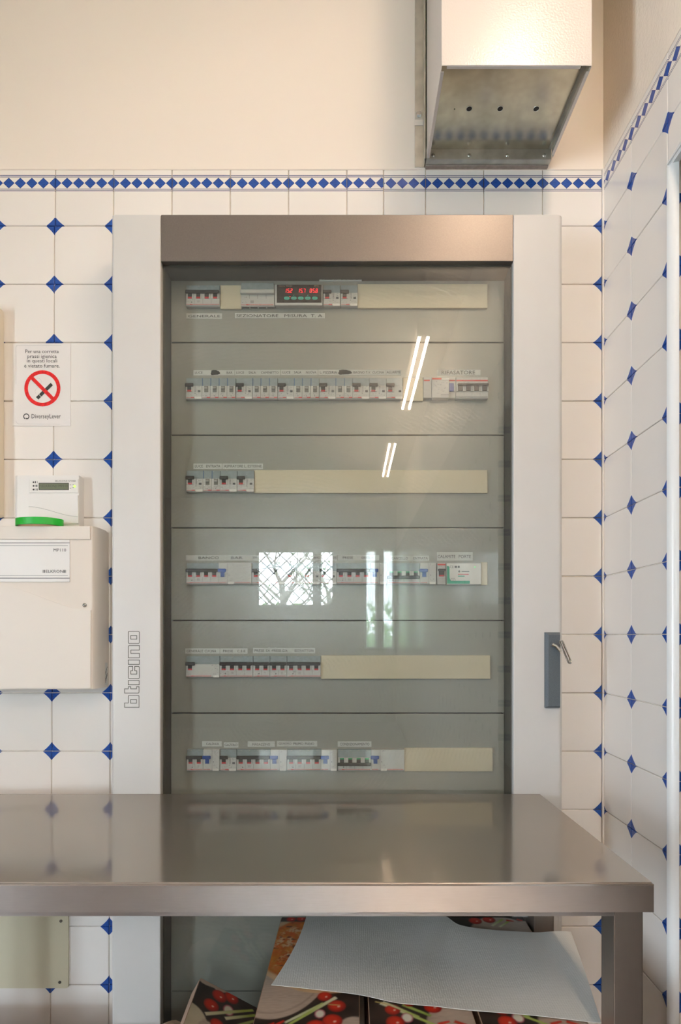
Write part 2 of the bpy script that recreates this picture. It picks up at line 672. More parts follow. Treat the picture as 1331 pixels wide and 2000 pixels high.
bm = bm_new(); tube(bm, [(W2[0], YB - .05, W2[3] - .015), (W2[1], YB - .05, W2[3] - .015)], .006)
part('rod', bm, M_frame, cur)

# unseen brown door and dark dresser, added to darken what steel and glass reflect
M_wood = pmat('brown_wood', (.13, .055, .028), .4, noise=.3, nscale=5, stretch=(6, 6, .6))
d1 = thing('added_door_1', '', 'door', (XL + .02, -5.6, 0))
for k in ('label', 'category'):
    del d1[k]
d1['kind'] = 'structure'
bm = bm_new(); box(bm, XL, XL + .035, -6.5, -4.6, 0, 2.3, .004); part('door_leaf', bm, M_wood, d1)
bm = bm_new()
for a, b in ((-4.6, -4.5), (-6.6, -6.5)):
    box(bm, XL, XL + .06, a, b, 0, 2.4, .004)
box(bm, XL, XL + .06, -6.5, -4.6, 2.3, 2.4, .004)
part('door_frame', bm, M_wood, d1)
dr = thing('sideboard', 'tall dark brown wooden sideboard, added unseen for dark reflections, against the far wall left of the window', 'sideboard', (-2.1, -6.4, 0))
bm = bm_new(); box(bm, -2.70, -1.5, -6.74, -6.25, .08, 1.45, .006); part('body', bm, M_wood, dr)
for xx in (-2.68, -2.09):
    bm = bm_new(); box(bm, xx, xx + .58, -6.25, -6.228, .12, 1.41, .004); dd = part('door', bm, M_wood, dr)
    bm = bm_new(); cyl(bm, (xx + (.55 if xx < -2.5 else .04), -6.215, .8), .012, (0, 1, 0), .03); part('knob', bm, M_screw, dd)
bm = bm_new(); box(bm, -2.68, -1.52, -6.70, -6.29, 0, .08); part('plinth', bm, M_wood, dr)

# trees outside the window
M_bark = pmat('bark', (.22, .20, .18), .9)
M_leaf = pmat('leaf_green', (.42, .68, .30), .6, noise=.3, nscale=3)
for ti, (tx, ty, lab) in enumerate(((-1.35, -10.2, 'bare-branched tree outside, left of the window frame post'),
                                    (-.5, -12.6, 'leafy green tree outside, right of the window frame post'))):
    root = thing('tree', lab, 'tree', (tx, ty, 0), 'trees outside the window')
    bm = bm_new()
    tips = []
    tube(bm, [(tx, ty, 0), (tx + .05, ty, 1.4), (tx - .03, ty, 2.3)], [.09, .075, .055])
    for k in range(9):
        a = k * 2.4
        z0_ = 1.5 + k * .1
        p0 = Vector((tx, ty, z0_)); p1 = p0 + Vector((math.cos(a) * .5, math.sin(a) * .5, .45)); p2 = p1 + Vector((math.cos(a + .5) * .45, math.sin(a + .5) * .4, .55))
        tube(bm, [p0, p1, p2], [.035, .022, .008], 6)
        tips += [p1, p2, (p1 + p2) / 2]
        for s in (-1, 1):
            p3 = p1 + Vector((math.cos(a + s) * .4, math.sin(a + s) * .4, .3 * s + .25))
            tube(bm, [p1, p3], [.015, .005], 5)
            tips.append(p3)
    part('trunk', bm, M_bark, root, smooth=True)
    bm = bm_new()
    for k in range(110 if ti == 0 else 620):
        c = random.choice(tips) + Vector((random.gauss(0, .17), random.gauss(0, .17), random.gauss(0, .16)))
        q = Matrix.Rotation(random.uniform(0, 6.3), 4, (random.gauss(0, 1), random.gauss(0, 1), random.gauss(0, 1)))
        pts = [(-.045, 0, 0), (0, -.02, .008), (.045, 0, 0), (0, .02, .008)]
        bm.faces.new([bm.verts.new(c + q @ Vector(p)) for p in pts])
    fo = part('foliage', bm, M_leaf, root)
    fo['kind'] = 'stuff'
bm = bm_new()
for k in range(48):
    a, r = random.uniform(0, 6.3), random.uniform(0, 1)
box(bm, -9, 7, -18, YB - .26, -.15, -.05); gr = struct('floor_outside', bm, pmat('grass', (.10, .18, .05), .95, noise=.3, nscale=6))
hd = thing('hedge', 'long green hedge outside beyond the two trees', 'hedge', (-1, -14.6, -.05))
bm = bm_new()
for k in range(2600):
    c = Vector((random.uniform(-7, 5), -14.6 + random.gauss(0, .2), 2.1 * random.random() ** 1.2))
    q = Matrix.Rotation(random.uniform(0, 6.3), 4, (random.gauss(0, 1), random.gauss(0, 1), random.gauss(0, 1)))
    bm.faces.new([bm.verts.new(c + q @ Vector(p)) for p in [(-.13, 0, 0), (0, -.07, .02), (.13, 0, 0), (0, .07, .02)]])
fo = part('foliage', bm, M_leaf, hd); fo['kind'] = 'stuff'
bm = bm_new(); box(bm, -7, 5, -14.7, -14.5, -.05, 1.2); part('core', bm, M_leaf, hd)

# fluorescent lamps
M_tube = emat('tube_light', TUBE_C, TUBE_L)
for i, (LAMP_X, ya, yb) in enumerate(LAMPS):
    lab = ['twin-tube fluorescent ceiling lamp nearest the tiled wall, above the steel table',
           'twin-tube fluorescent ceiling lamp in the middle of the row of three',
           'twin-tube fluorescent ceiling lamp nearest the far windows'][i]
    r = thing('ceiling_lamp', lab, 'lamp', (LAMP_X, (ya + yb) / 2, H), 'fluorescent ceiling lamps in a row')
    bm = bm_new()
    prism(bm, [(LAMP_X - .05, LAMP_Z + .035), (LAMP_X + .05, LAMP_Z + .035), (LAMP_X + .035, LAMP_Z + .085), (LAMP_X - .035, LAMP_Z + .085)], 'y', yb, ya)
    part('housing', bm, M_ceil, r)
    for s in (-.026, .026):
        bm = bm_new()
        cyl(bm, (LAMP_X + s, (ya + yb) / 2, LAMP_Z), .0095, (0, 1, 0), abs(ya - yb) - .05, 12)
        part('tube', bm, M_tube, r)
    for yy in (ya - .012, yb + .012):
        bm = bm_new(); box(bm, LAMP_X - .045, LAMP_X + .045, yy - .012, yy + .012, LAMP_Z - .016, LAMP_Z + .035, .003)
        part('lamp_holder', bm, M_ceil, r)
    for yy in (ya - .25, yb + .25):
        bm = bm_new(); cyl(bm, (LAMP_X, yy, (LAMP_Z + .085 + H) / 2), .006, (0, 0, 1), H - LAMP_Z - .085, 8)
        part('rod', bm, M_screw, r)

# ------------------------------------------------------------------ tiles
TH, GAP = .0055, .0009
_tm = {}


def tile_mesh(w, h, u0, u1, v0, v1, border):
    key = (round(w, 4), round(h, 4), round(u0, 3), round(u1, 3), round(v0, 3), round(v1, 3), border)
    if key in _tm:
        return _tm[key]
    g, b = GAP, .0012
    xs0, xs1, zs0, zs1 = g, w - g, g, h - g
    V = [(xs0, TH, zs0), (xs1, TH, zs0), (xs1, TH, zs1), (xs0, TH, zs1),
         (xs0, b, zs0), (xs1, b, zs0), (xs1, b, zs1), (xs0, b, zs1),
         (xs0 + b, 0, zs0 + b), (xs1 - b, 0, zs0 + b), (xs1 - b, 0, zs1 - b), (xs0 + b, 0, zs1 - b)]
    Fs = []
    for i in range(4):
        j = (i + 1) % 4
        Fs.append((i, j, j + 4, i + 4))
        Fs.append((i + 4, j + 4, j + 8, i + 8))
    Fs.append((8, 9, 10, 11))
    me = bpy.data.meshes.new('tile')
    me.from_pydata(V, [], Fs)
    uv = me.uv_layers.new(name='UVMap')
    for lp in me.loops:
        x, _, z = V[lp.vertex_index]
        uv.data[lp.index].uv = (u0 + (u1 - u0) * (x - g) / (w - 2 * g), v0 + (v1 - v0) * (z - g) / (h - 2 * g))
    me.materials.append(M_btile if border else M_tile)
    _tm[key] = me
    return me


def tile(parent, loc, rotz, w, h, u0=0, u1=1, v0=0, v1=1, border=False):
    o = bpy.data.objects.new('border_tile' if border else 'tile', tile_mesh(w, h, u0, u1, v0, v1, border))
    C.objects.link(o)
    j = lambda a: random.uniform(-a, a)
    o.location = Vector(loc) + Vector((0, 0, j(.0003)))
    o.rotation_euler = (j(.0022), j(.0012), rotz + j(.0022))
    o.parent = parent
    return o


T = .15
for k in range(16):                                     # back wall
    zt = ROW0 - T * k
    h = min(T, zt)
    if h < .03:
        continue
    lean = -.0008 * k
    for j in range(-8, 2):
        tile(wall_back, (-.7629 + .003 + lean + T * j, 0, zt - h), 0, T, h, v0=1 - h / T)
    for j in (0, 1):
        tile(wall_back, (XR - .004 - T * (j + 1), 0, zt - h), 0, T, h, v0=1 - h / T)
hb = TOPZ - ROW0
bx = [X(p, 1.46) for p in (-690, -576, -462, -348, -234, -120, -6, 108, 222, 336, 450, 564, 678, 750, 832, 946, 1061, 1177)]
for a, b in zip(bx, bx[1:]):
    wdt = b - a
    u0, u1 = 0, 1
    if abs(a - X(678, 1.46)) < 1e-6:
        u0, u1 = 0, .63
    if abs(a - X(750, 1.46)) < 1e-6:
        u0, u1 = .28, 1
    tile(wall_back, (a, 0, ROW0), 0, wdt, hb, u0, u1, border=True)
# right wall: local x runs towards the camera (-Y)
ycols = [0, -.144, -.2946, -.4446, -.5946, -.7446]
for c in range(5):
    wdt = ycols[c] - ycols[c + 1]
    tile(wall_right, (XR, ycols[c], ROW0), -PI / 2, wdt, hb, 1 - wdt / T if c == 0 else 0, 1, border=True)
    for k in range(16):
        zt = ROW0 - T * k
        h = min(T, zt)
        if h < .03:
            continue
        if c < 2:
            tile(wall_right, (XR, ycols[c], zt - h), -PI / 2, wdt, h, 1 - wdt / T if c == 0 else 0, 1, 1 - h / T, 1)
        elif k == 0:
            hh = zt - (DOORZ + .012)
            tile(wall_right, (XR, ycols[c], zt - hh), -PI / 2, wdt, hh, 0, 1, 1 - hh / T, 1)
# jamb of the opening, facing the camera
for k in range(1, 16):
    zt = ROW0 - T * k + (0 if k > 1 else 0)
    h = min(T, zt)
    if k == 1:
        zt2 = min(zt, DOORZ)
        tile(wall_right, (XR + .019, DOOR0 - .0035, zt - T), 0, .14, T - max(0, zt - zt2), 0, .95, 0, 1)
        continue
    if h < .03:
        continue
    tile(wall_right, (XR + .019, DOOR0 - .0035, zt - h), 0, .14, h, 0, .95, 1 - h / T, 1)
# rounded white corner trim around the opening
M_trim = pmat('white_trim', (.78, .80, .80), .3)
arc = [(math.cos(a) * .0165, math.sin(a) * .0165) for a in [PI + i * PI / 2 / 6 for i in range(7)]]
bm = bm_new()
cx0, cy0 = XR + .0155, DOOR0 + .0075
prism(bm, [(cx0 + a, cy0 + b) for a, b in arc] + [(cx0, cy0 + .004)], 'z', 0, DOORZ)
t1 = part('trim_1', bm, M_trim, smooth=True); t1['kind'] = 'structure'
bm = bm_new()
prism(bm, [(DOOR0 + .0075, DOORZ), (DOOR0 + .0075, DOORZ + .014), (DOOR1, DOORZ + .014), (DOOR1, DOORZ)], 'x', XR - .001, XR + .02)
bmesh.ops.bevel(bm, geom=[e for e in bm.edges if abs((e.verts[0].co - e.verts[1].co).y) > .5], offset=.005, segments=3, affect='EDGES')
t2 = part('trim_2', bm, M_trim, smooth=True); t2['kind'] = 'structure'
# joint bead in the room corner
bm = bm_new(); box(bm, XR - .004, XR + .001, -.0035, .004, 0, TOPZ, .001)
t3 = part('trim_3', bm, pmat('corner_grout', (.80, .76, .70), .6)); t3['kind'] = 'structure'
# mortar bed along the top of the tiles
bm = bm_new(); box(bm, XL, XR, -.002, .003, TOPZ - .003, TOPZ + .0035, .001)
t4 = part('trim_4', bm, M_plaster); t4['kind'] = 'structure'

# ------------------------------------------------------------------ cabinet
KC = 1.15                                  # depth scale of the cabinet
DG, DP, DF = 1.175 * KC, 1.222 * KC, 1.165 * KC          # distances: glass, inner panels, door front
YG, YP, YF = Yd(DG), Yd(DP), Yd(DF)
CXL, CXR = X(217, DF), X(1101, DF)
GL, GR = X(317, DG), X(1001, DG)
CT = Z(418, DF)
GT = Z(516, DG)
CB, GB = .05, .15
cab = thing('electrical_cabinet', 'tall white enamelled distribution cabinet with smoked glass door and grey inner panels', 'cabinet', ((CXL + CXR) / 2, -.1, CB))
bm = bm_new()
box(bm, CXL + .012, CXR - .012, -.0275, -.002, CB, CT - .012)
part('body', bm, M_white, cab)
for a, b, outer in ((CXL, GL, 'l'), (GR, CXR, 'r')):
    bm = bm_new()
    r = .009 if outer == 'l' else .013
    y0, y1 = YF, -.027
    pts = [(b, y1), (a, y1)] if outer == 'l' else [(a, y1), (a, y0 + .0015), (a + .0015, y0)]
    if outer == 'l':
        pts += [(a, y0 + r)] + [(a + r - r * math.cos(q), y0 + r - r * math.sin(q)) for q in [i * PI / 2 / 6 for i in range(1, 7)]] + [(b - .0015, y0), (b, y0 + .0015)]
    else:
        pts += [(b - r + r * math.sin(q), y0 + r - r * math.cos(q)) for q in [i * PI / 2 / 6 for i in range(0, 7)]] + [(b, y1)]
    prism(bm, pts, 'z', CB, CT)
    bmesh.ops.bevel(bm, geom=[e for e in bm.edges if e.verts[0].co.z > CT - 1e-4 and e.verts[1].co.z > CT - 1e-4], offset=.0025, segments=2, affect='EDGES')
    part('door_stile', bm, M_white, cab, smooth=True)
bm = bm_new(); box(bm, GL + .0006, GR - .0006, YF + .001, -.027, GT, CT - .0005, .0012, 2)
part('header_panel', bm, M_header, cab, label='brown-grey metal header above the glass')
bm = bm_new(); box(bm, GL + .0006, GR - .0006, YF + .001, -.027, CB, GB, .0012, 2)
part('bottom_panel', bm, M_header, cab)
bm = bm_new()
box(bm, GL, GL + .003, YG + .005, YP + .004, GB, GT); box(bm, GR - .003, GR, YG + .005, YP + .004, GB, GT)
box(bm, GL + .003, GR - .003, YG + .005, YP + .004, GT - .003, GT); box(bm, GL + .003, GR - .003, YG + .005, YP + .004, GB, GB + .003)
part('inner_frame', bm, M_inner, cab)
bm = bm_new(); box(bm, GL + .0012, GR - .0012, YG, YG + .004, GB + .001, GT - .0015)
glass = part('glass_pane', bm, M_glass, cab, label='smoked glass door pane with wipe marks')
# inner panels, 200 mm each
seams = [488 + 181 * k for k in range(0, 10)]
for k in range(9):
    z1, z0 = Z(seams[k], DP), Z(seams[k + 1], DP)
    z0 = max(z0, GB + .004); z1 = min(z1, GT - .004)
    bm = bm_new(); box(bm, GL + .004, GR - .004, YP, YP + .016, z0 + .0014, z1 - .0014, .0011, 2)
    part('inner_panel', bm, M_panel, cab)
bm = bm_new(); box(bm, GL + .004, GR - .004, YP + .0165, YP + .0185, GB, GT)
part('back_plate', bm, M_dark, cab)

# cream blanking plates
DB = 1.217 * KC
for x0, x1, y0, y1 in ((430.5, 472, 557, 603), (699, 953, 554.5, 601.5), (787, 827, 737.5, 783), (497, 953, 918, 963),
                       (940, 953, 1098, 1143), (627, 958.5, 1280, 1326), (790, 963, 1461, 1507)):
    bm = bm_new(); box(bm, X(x0, DB), X(x1, DB), Yd(DB), YP, Z(y1, DB), Z(y0, DB), .0008)
    part('blanking_plate', bm, M_cream, cab)

# label strips: (x0, x1, y0, y1, [(word, wx0, wx1)], text y0, text y1)
STRIPS = [
    (364, 434, 612, 622.5, [('GENERALE', 368, 430.5)], 615, 620),
    (459, 635, 611, 621.5, [('SEZIONATORE', 462, 544), ('MISURA', 556, 600), ('T. A.', 607.5, 632)], 614, 619.5),
    (624, 707, 540, 549.5, [('AUSILIARI', 630, 659), ('EMERGENZA', 667, 704)], 542, 547),
    (378, 458.5, 723, 733, [('LUCE', 381, 396), ('BAR', 443, 454.5)], 725.7, 730.3),
    (459.3, 548, 722.5, 733, [('LUCE', 462, 477), ('SALA', 486, 500), ('CAMINETTO', 510, 544.5)], 725.5, 730),
    (549, 621, 722.2, 732.7, [('LUCE', 552.5, 567.5), ('SALA', 574.5, 589), ('NUOVA', 598, 618)], 725, 729.7),
    (622, 754, 722, 732.5, [('L. PIZZERIA', 625.5, 658.5), ('BAGNO T.V.', 691, 724.5), ('CUCINA', 728, 750.5)], 725, 729.8),
    (754.8, 784, 722, 732.5, [('ALLARME', 755.5, 783)], 724.5, 729.3),
    (854, 939, 722, 733, [('RIFASATORE', 863, 928.5)], 724, 731.5),
    (378, 434, 905.3, 916, [('LUCE', 381, 396.5), ('ENTRATA', 403, 430.5)], 908, 913),
    (434.8, 514, 905.3, 916, [('ASPIRATORE', 438, 475), ('L. ESTERNE', 477.5, 511.5)], 908, 913),
    (363, 493, 1084.5, 1095, [('BANCO', 388, 428), ('BAR', 451.5, 474.5)], 1087, 1092),
    (493.5, 659, 1084.5, 1095, [('FM CAMIN', 495, 525.5), ('FM NUOVA', 528.5, 560), ('NAS', 614, 625), ('DE', 651, 658)], 1087, 1091.7),
    (660, 741, 1084, 1094.5, [('PRESE', 670, 690), ('GRIGLIA', 706, 730.5)], 1087, 1091.5),
    (762, 839, 1085, 1095.3, [('CANCELLO', 765, 797), ('ENTRATA', 808, 836)], 1088, 1092.7),
    (854, 924, 1078, 1095, [('CALAMITE', 855.5, 890), ('PORTE', 896.5, 920.5)], 1084, 1090),
    (362, 429.5, 1266.3, 1276.5, [('GENERALE', 365, 397), ('CUCINA', 400, 422.5)], 1269, 1274),
    (430.3, 484, 1266.3, 1276.5, [('PRESE', 436, 455.5), ('C.E.E.', 464, 481)], 1269, 1274),
    (494.5, 616, 1265.5, 1276, [('PRESE SX', 497.5, 528), ('PRESE DX', 531.5, 562.5), ('ESTRATTORI', 576, 613)], 1268.3, 1273.2),
    (395, 433.5, 1447.8, 1458, [('CALDAIA', 403, 428)], 1450.6, 1455),
    (437.5, 466, 1449.8, 1460, [('GAZEBO', 439, 464)], 1452.5, 1457.2),
    (484, 537, 1448, 1458.7, [('MAGAZZINO', 493, 528)], 1451.5, 1456.2),
    (541, 620, 1447.3, 1458, [('QUADRO', 545, 569.5), ('PRIMO', 573.5, 593), ('PIANO', 596, 614)], 1450.3, 1455),
    (660, 726, 1448, 1458.5, [('CONDIZIONAMENTO', 664.5, 722)], 1450.8, 1456),
]
DL = 1.2215 * KC
for x0, x1, y0, y1, words_, ty0, ty1 in STRIPS:
    bm = bm_new(); box(bm, X(x0, DL), X(x1, DL), YP - .0006, YP, Z(y1, DL), Z(y0, DL))
    st = part('label_strip', bm, M_strip, cab)
    for wd, a, b in words_:
        bm = bm_new()
        text(bm, wd, X(a, DL), X(b, DL), Z(ty1, DL), Z(ty0, DL), YP - .0009)
        part('lettering', bm, M_ink, st)
# two words blacked out with a marker
for cx_, cy_, rx, ry in ((420.5, 728, 8.6, 4.6), (673.5, 727.2, 12.6, 4.5)):
    bm = bm_new()
    pts = []
    for i in range(22):
        a = i / 22 * 2 * PI
        k = 1 + .12 * math.sin(3 * a + 1) + .06 * math.sin(7 * a)
        ex = math.copysign(abs(math.cos(a)) ** .6, math.cos(a)); ez = math.copysign(abs(math.sin(a)) ** .7, math.sin(a))
        pts.append((X(cx_ + rx * ex * k, DL), Z(cy_ + ry * ez * k, DL)))
    bm.faces.new([bm.verts.new((p[0], YP - .0011, p[1])) for p in pts][::-1])
    part('marker_blot', bm, M_ink, cab, label='black felt-pen blot hiding a word')

# maker's outlined lettering up the left stile
ZS = 2000 / 220


def lpt(zx, zy):
    return (X(210 + zx / ZS, DF), Z(1200 + zy / ZS, DF))


def rr(pts, rnd):
    """round the given corners"""
    out = []
    n = len(pts)
    for i, p in enumerate(pts):
        if i in rnd:
            a, b = Vector(pts[i - 1]), Vector(pts[(i + 1) % n])
            p = Vector(p)
            r_ = 24
            pa = p + (a - p).normalized() * r_; pb = p + (b - p).normalized() * r_
            for k in range(5):
                q = k / 4
                out.append(tuple((1 - q) ** 2 * pa + 2 * q * (1 - q) * p + q * q * pb))
        else:
            out.append(tuple(p))
    return out


LOGO = [
    rr([(370, 300), (568, 300), (568, 517), (370, 517)], (0, 1, 2, 3)), [(415, 377), (522, 377), (522, 440), (415, 440)],
    rr([(370, 770), (370, 553), (568, 553), (568, 632), (417, 632), (417, 692), (568, 692), (568, 770)], (1,)),
    [(370, 810), (568, 810), (568, 887), (370, 887)],
    rr([(448, 922), (370, 922), (370, 1140), (568, 1140), (568, 922), (487, 922), (487, 1000), (522, 1000), (522, 1060), (415, 1060), (415, 1000), (448, 1000)], (1, 2, 3, 4)),
    [(370, 1175), (565, 1175), (565, 1250), (370, 1250)],
    rr([(305, 1397), (305, 1322), (370, 1322), (370, 1285), (415, 1285), (415, 1322), (518, 1322), (518, 1285), (563, 1285), (563, 1397)], (9,)),
    rr([(305, 1650), (305, 1573), (370, 1573), (370, 1437), (563, 1437), (563, 1650)], (3, 4)), [(413, 1513), (518, 1513), (518, 1577), (413, 1577)],
]
bm = bm_new()
for poly in LOGO:
    P2 = [Vector(lpt(*p)) for p in poly]
    n = len(P2)
    cen = sum(P2, Vector((0, 0))) / n
    hw = .00068
    ins, outs = [], []
    for i in range(n):
        a, p, b = P2[i - 1], P2[i], P2[(i + 1) % n]
        d1_, d2_ = (p - a).normalized(), (b - p).normalized()
        n1, n2 = Vector((-d1_.y, d1_.x)), Vector((-d2_.y, d2_.x))
        m = (n1 + n2)
        m = m / max(m.length_squared, .5) * 2 * .5 * 2 if m.length > .01 else n1
        m = (n1 + n2).normalized() / max(.5, (n1 + n2).normalized().dot(n1))
        ins.append(bm.verts.new((p.x + m.x * hw, YF - .0003, p.y + m.y * hw)))
        outs.append(bm.verts.new((p.x - m.x * hw, YF - .0003, p.y - m.y * hw)))
    for i in range(n):
        j = (i + 1) % n
        bm.faces.new((ins[i], ins[j], outs[j], outs[i]))
bmesh.ops.recalc_face_normals(bm, faces=bm.faces)
part('logo', bm, pmat('logo_ink', (.03, .03, .015), .5), cab, label='outlined black lettering running up the left stile')

# lock plate
bm = bm_new()
M_lock = pmat('lock_plate_grey', (.105, .125, .14), .5, spec=.35, noise=.12, nscale=500)
lkd = 1.155 * KC
lx0, lx1, lz0, lz1 = X(1067, lkd), X(1096, lkd), Z(1383, lkd), Z(1235, lkd)
yb_, yf_ = YF, YF - .012
o_ = [(lx0, lz0), (lx1, lz0), (lx1, lz1), (lx0, lz1)]
i_ = [(lx0 + .006, lz0 + .005), (lx1 - .0015, lz0 + .005), (lx1 - .0015, lz1 - .006), (lx0 + .006, lz1 - .006)]
B0 = [bm.verts.new((a, yb_, b)) for a, b in o_]; B1 = [bm.verts.new((a, yf_ + .006, b)) for a, b in o_]; B2 = [bm.verts.new((a, yf_, b)) for a, b in i_]
for i in range(4):
    j = (i + 1) % 4
    bm.faces.new((B0[i], B0[j], B1[j], B1[i])); bm.faces.new((B1[i], B1[j], B2[j], B2[i]))
bm.faces.new(B2)
bmesh.ops.recalc_face_normals(bm, faces=bm.faces)
lock = part('lock_plate', bm, M_lock, cab, label='dark grey bevelled lock plate')
kx, kz = X(1083, 1.150 * KC), Z(1260, 1.150 * KC)
bm = bm_new(); cyl(bm, (kx, yf_ - .001, kz), .0085, (0, 1, 0), .004, 20); part('lock_barrel', bm, M_lock, lock, smooth=True)
key = thing('key', 'chrome wire-loop key standing in the dark lock plate of the cabinet', 'key', (kx, yf_ - .003, kz))
bm = bm_new()
k1 = Vector((X(1097, 1.137 * KC), yf_ - .0185, Z(1273, 1.137 * KC)))
tube(bm, [(kx - .003, yf_ - .004, kz + .001), (kx + .004, yf_ - .009, kz - .003), tuple(k1)], [.0042, .0038, .0034], 10)
part('shank', bm, M_chrome, key, smooth=True)
bm = bm_new()
dk = 1.132 * KC
p_top = Vector((X(1097.5, dk), Yd(dk), Z(1255, dk))); p_bot = Vector((X(1111, dk), Yd(dk) - .006, Z(1291.5, dk)))
ax = (p_bot - p_top); ln = ax.length; ax.normalize()
sd = Vector((.80, .6, .25)); sd = (sd - ax * sd.dot(ax)).normalized()
rw = .0048
pts = []
for i in range(9):
    a = PI * i / 8
    pts.append(p_top + sd * math.cos(a) * rw - ax * math.sin(a) * rw)
for i in range(9):
    a = PI * i / 8
    pts.append(p_bot - sd * math.cos(a) * rw + ax * math.sin(a) * rw)
tube(bm, pts, .0022, 8, closed=True)
part('loop', bm, M_chrome, key, smooth=True)

# ------------------------------------------------------------------ breakers
DK = 1.217 * KC
MOD = 16.45           # px per module
H_ = .0463


class Dev:
    """a DIN-rail device, drawn from its lower left corner; y = 0 on the panel; enlarged by KC when finished"""
    def __init__(s, name, label, x0, x1, yb, group='breakers in the cabinet', cat='breaker', yt=None):
        s.x0 = X(x0, DK)
        s.W = (X(x1, DK) - s.x0) / KC
        s.o = (s.x0, YP - .0003, Z(yb, DK))
        s.H = H_
        s.root = thing(name, label, cat, s.o, group)
        s.p = {}

    def g(s, name, mat):
        k = (name, mat.name)
        if k not in s.p:
            s.p[k] = (bm_new(), mat)
        return s.p[k][0]

    def b(s, name, mat, x0, x1, y0, y1, z0, z1, bev=0.0):
        box(s.g(name, mat), x0, x1, -y1, -y0, z0, z1, bev)

    def r(s, name, mat, x0, x1, z0, z1, y):
        rect(s.g(name, mat), x0, x1, z0, z1, -y)

    def done(s):
        for (name, mn), (bm, mat) in s.p.items():
            bmesh.ops.scale(bm, verts=bm.verts, vec=(KC, KC, KC))
            o = part(name, bm, mat, s.root, origin=True)
            if name in ('seam', 'printed_marks', 'red_stripe', 'foot_slots', 'button_marks'):
                o['kind'] = 'stuff'


FY = .009             # height of the front face above the panel


def body(d, a, b, shield=True, lip=True, face=M_lgrey):
    d.b('body', face, a + .0002, b - .0002, 0, FY, .0016, .0284 if shield else d.H - .0005, .0004)
    if lip:
        prism(d.g('lower_lip', M_grey), [(0, -.0004), (-FY * .8, -.0002), (-FY, .0015), (0, .0015)], 'x', a + .0002, b - .0002)
    if shield:
        d.b('terminal_shield', M_shield, a + .0003, b - .0003, 0, FY * .75, .0285, d.H - .0006, .0003)


def stripe(d, a, b, solid=.0):
    """red line at the foot: solid part, then dashes"""
    z0, z1 = .0024, .0042
    if solid:
        d.r('red_stripe', M_red, a + solid * .62, a + solid, z0, z1, FY + .0002)
        d.r('red_stripe', M_red, a, a + solid * .6, z0 + .0005, z1 - .0006, FY + .0002)
    x = a + solid + .0008
    while x + .0016 < b:
        d.r('red_stripe', M_red, x, x + .0016, z0, z1, FY + .0002)
        x += .0029


def marks(d, a, b, z0, z1, n, seed):
    """small dark print of ratings, as short bars too fine to read"""
    rd = random.Random(seed)
    for i in range(n):
        x = rd.uniform(a, b - .002); z = rd.uniform(z0, z1)
        d.r('printed_marks', M_inkg, x, x + rd.uniform(.001, .0026), z, z + .0005, FY + .0003)


def pole_front(d, a, b, flag, lever, cx, up=True, half=.0043):
    """pillar recess with the stem of the lever and its coloured flag"""
    za, zb = (.0156, .0256) if up else (.0178, .0285)
    d.b('pillar', M_lgrey, cx - half - .0030, cx - half, FY, FY + .0014, za, zb, .0004)
    d.b('pillar', M_lgrey, cx + half, cx + half + .0030, FY, FY + .0014, za, zb, .0004)
    if up:
        d.b('lever', lever, cx - half, cx + half, FY, FY + .0017, .0192, .0262, .0003)
        d.b('flag', flag, cx - half, cx + half, FY, FY + .0010, .0158, .0192)
    else:
        d.b('lever', lever, cx - half, cx + half, FY, FY + .0017, .0180, .0248, .0003)
        d.b('flag', flag, cx - half, cx + half, FY, FY + .0010, .0248, .0276)


def bar(d, a, b, lever, up=True):
    z0, z1 = (.0256, .0330) if up else (.0112, .0184)
    d.b('lever', lever, a, b, FY + .0005, FY + .0040, z0, z1, .0012)


def mcb(d, a, n, w, flag=M_flag, lever=M_lever, up=True, seed=1):
    body(d, a, a + n * w)
    for k in range(n):
        pole_front(d, a + k * w, a + (k + 1) * w, flag, lever, a + (k + .5) * w - .0003, up)
        if k:
            d.r('seam', M_dgrey, a + k * w - .0002, a + k * w + .0002, .0046, .0155, FY + .0002)
        d.b('terminal_notch', M_lip, a + (k + .42) * w, a + (k + .58) * w, FY * .75, FY * .75 + .0004, .0430, .0444)
    bar(d, a - .0006, a + n * w - .0008, lever, up)
    stripe(d, a + .0008, a + n * w - .0008, .0125)
    marks(d, a + .001, a + w - .001, .0065, .0135, 6, seed)
    d.r('printed_marks', M_dgrey, a + w * .62, a + w * .76, .0072, .0092, FY + .0003)
    if n > 1:
        for q in range(n):
            d.r('printed_marks', M_inkg, a + w * 1.35 + q * .0016, a + w * 1.35 + q * .0016 + .0005, .0075, .0125, FY + .0003)


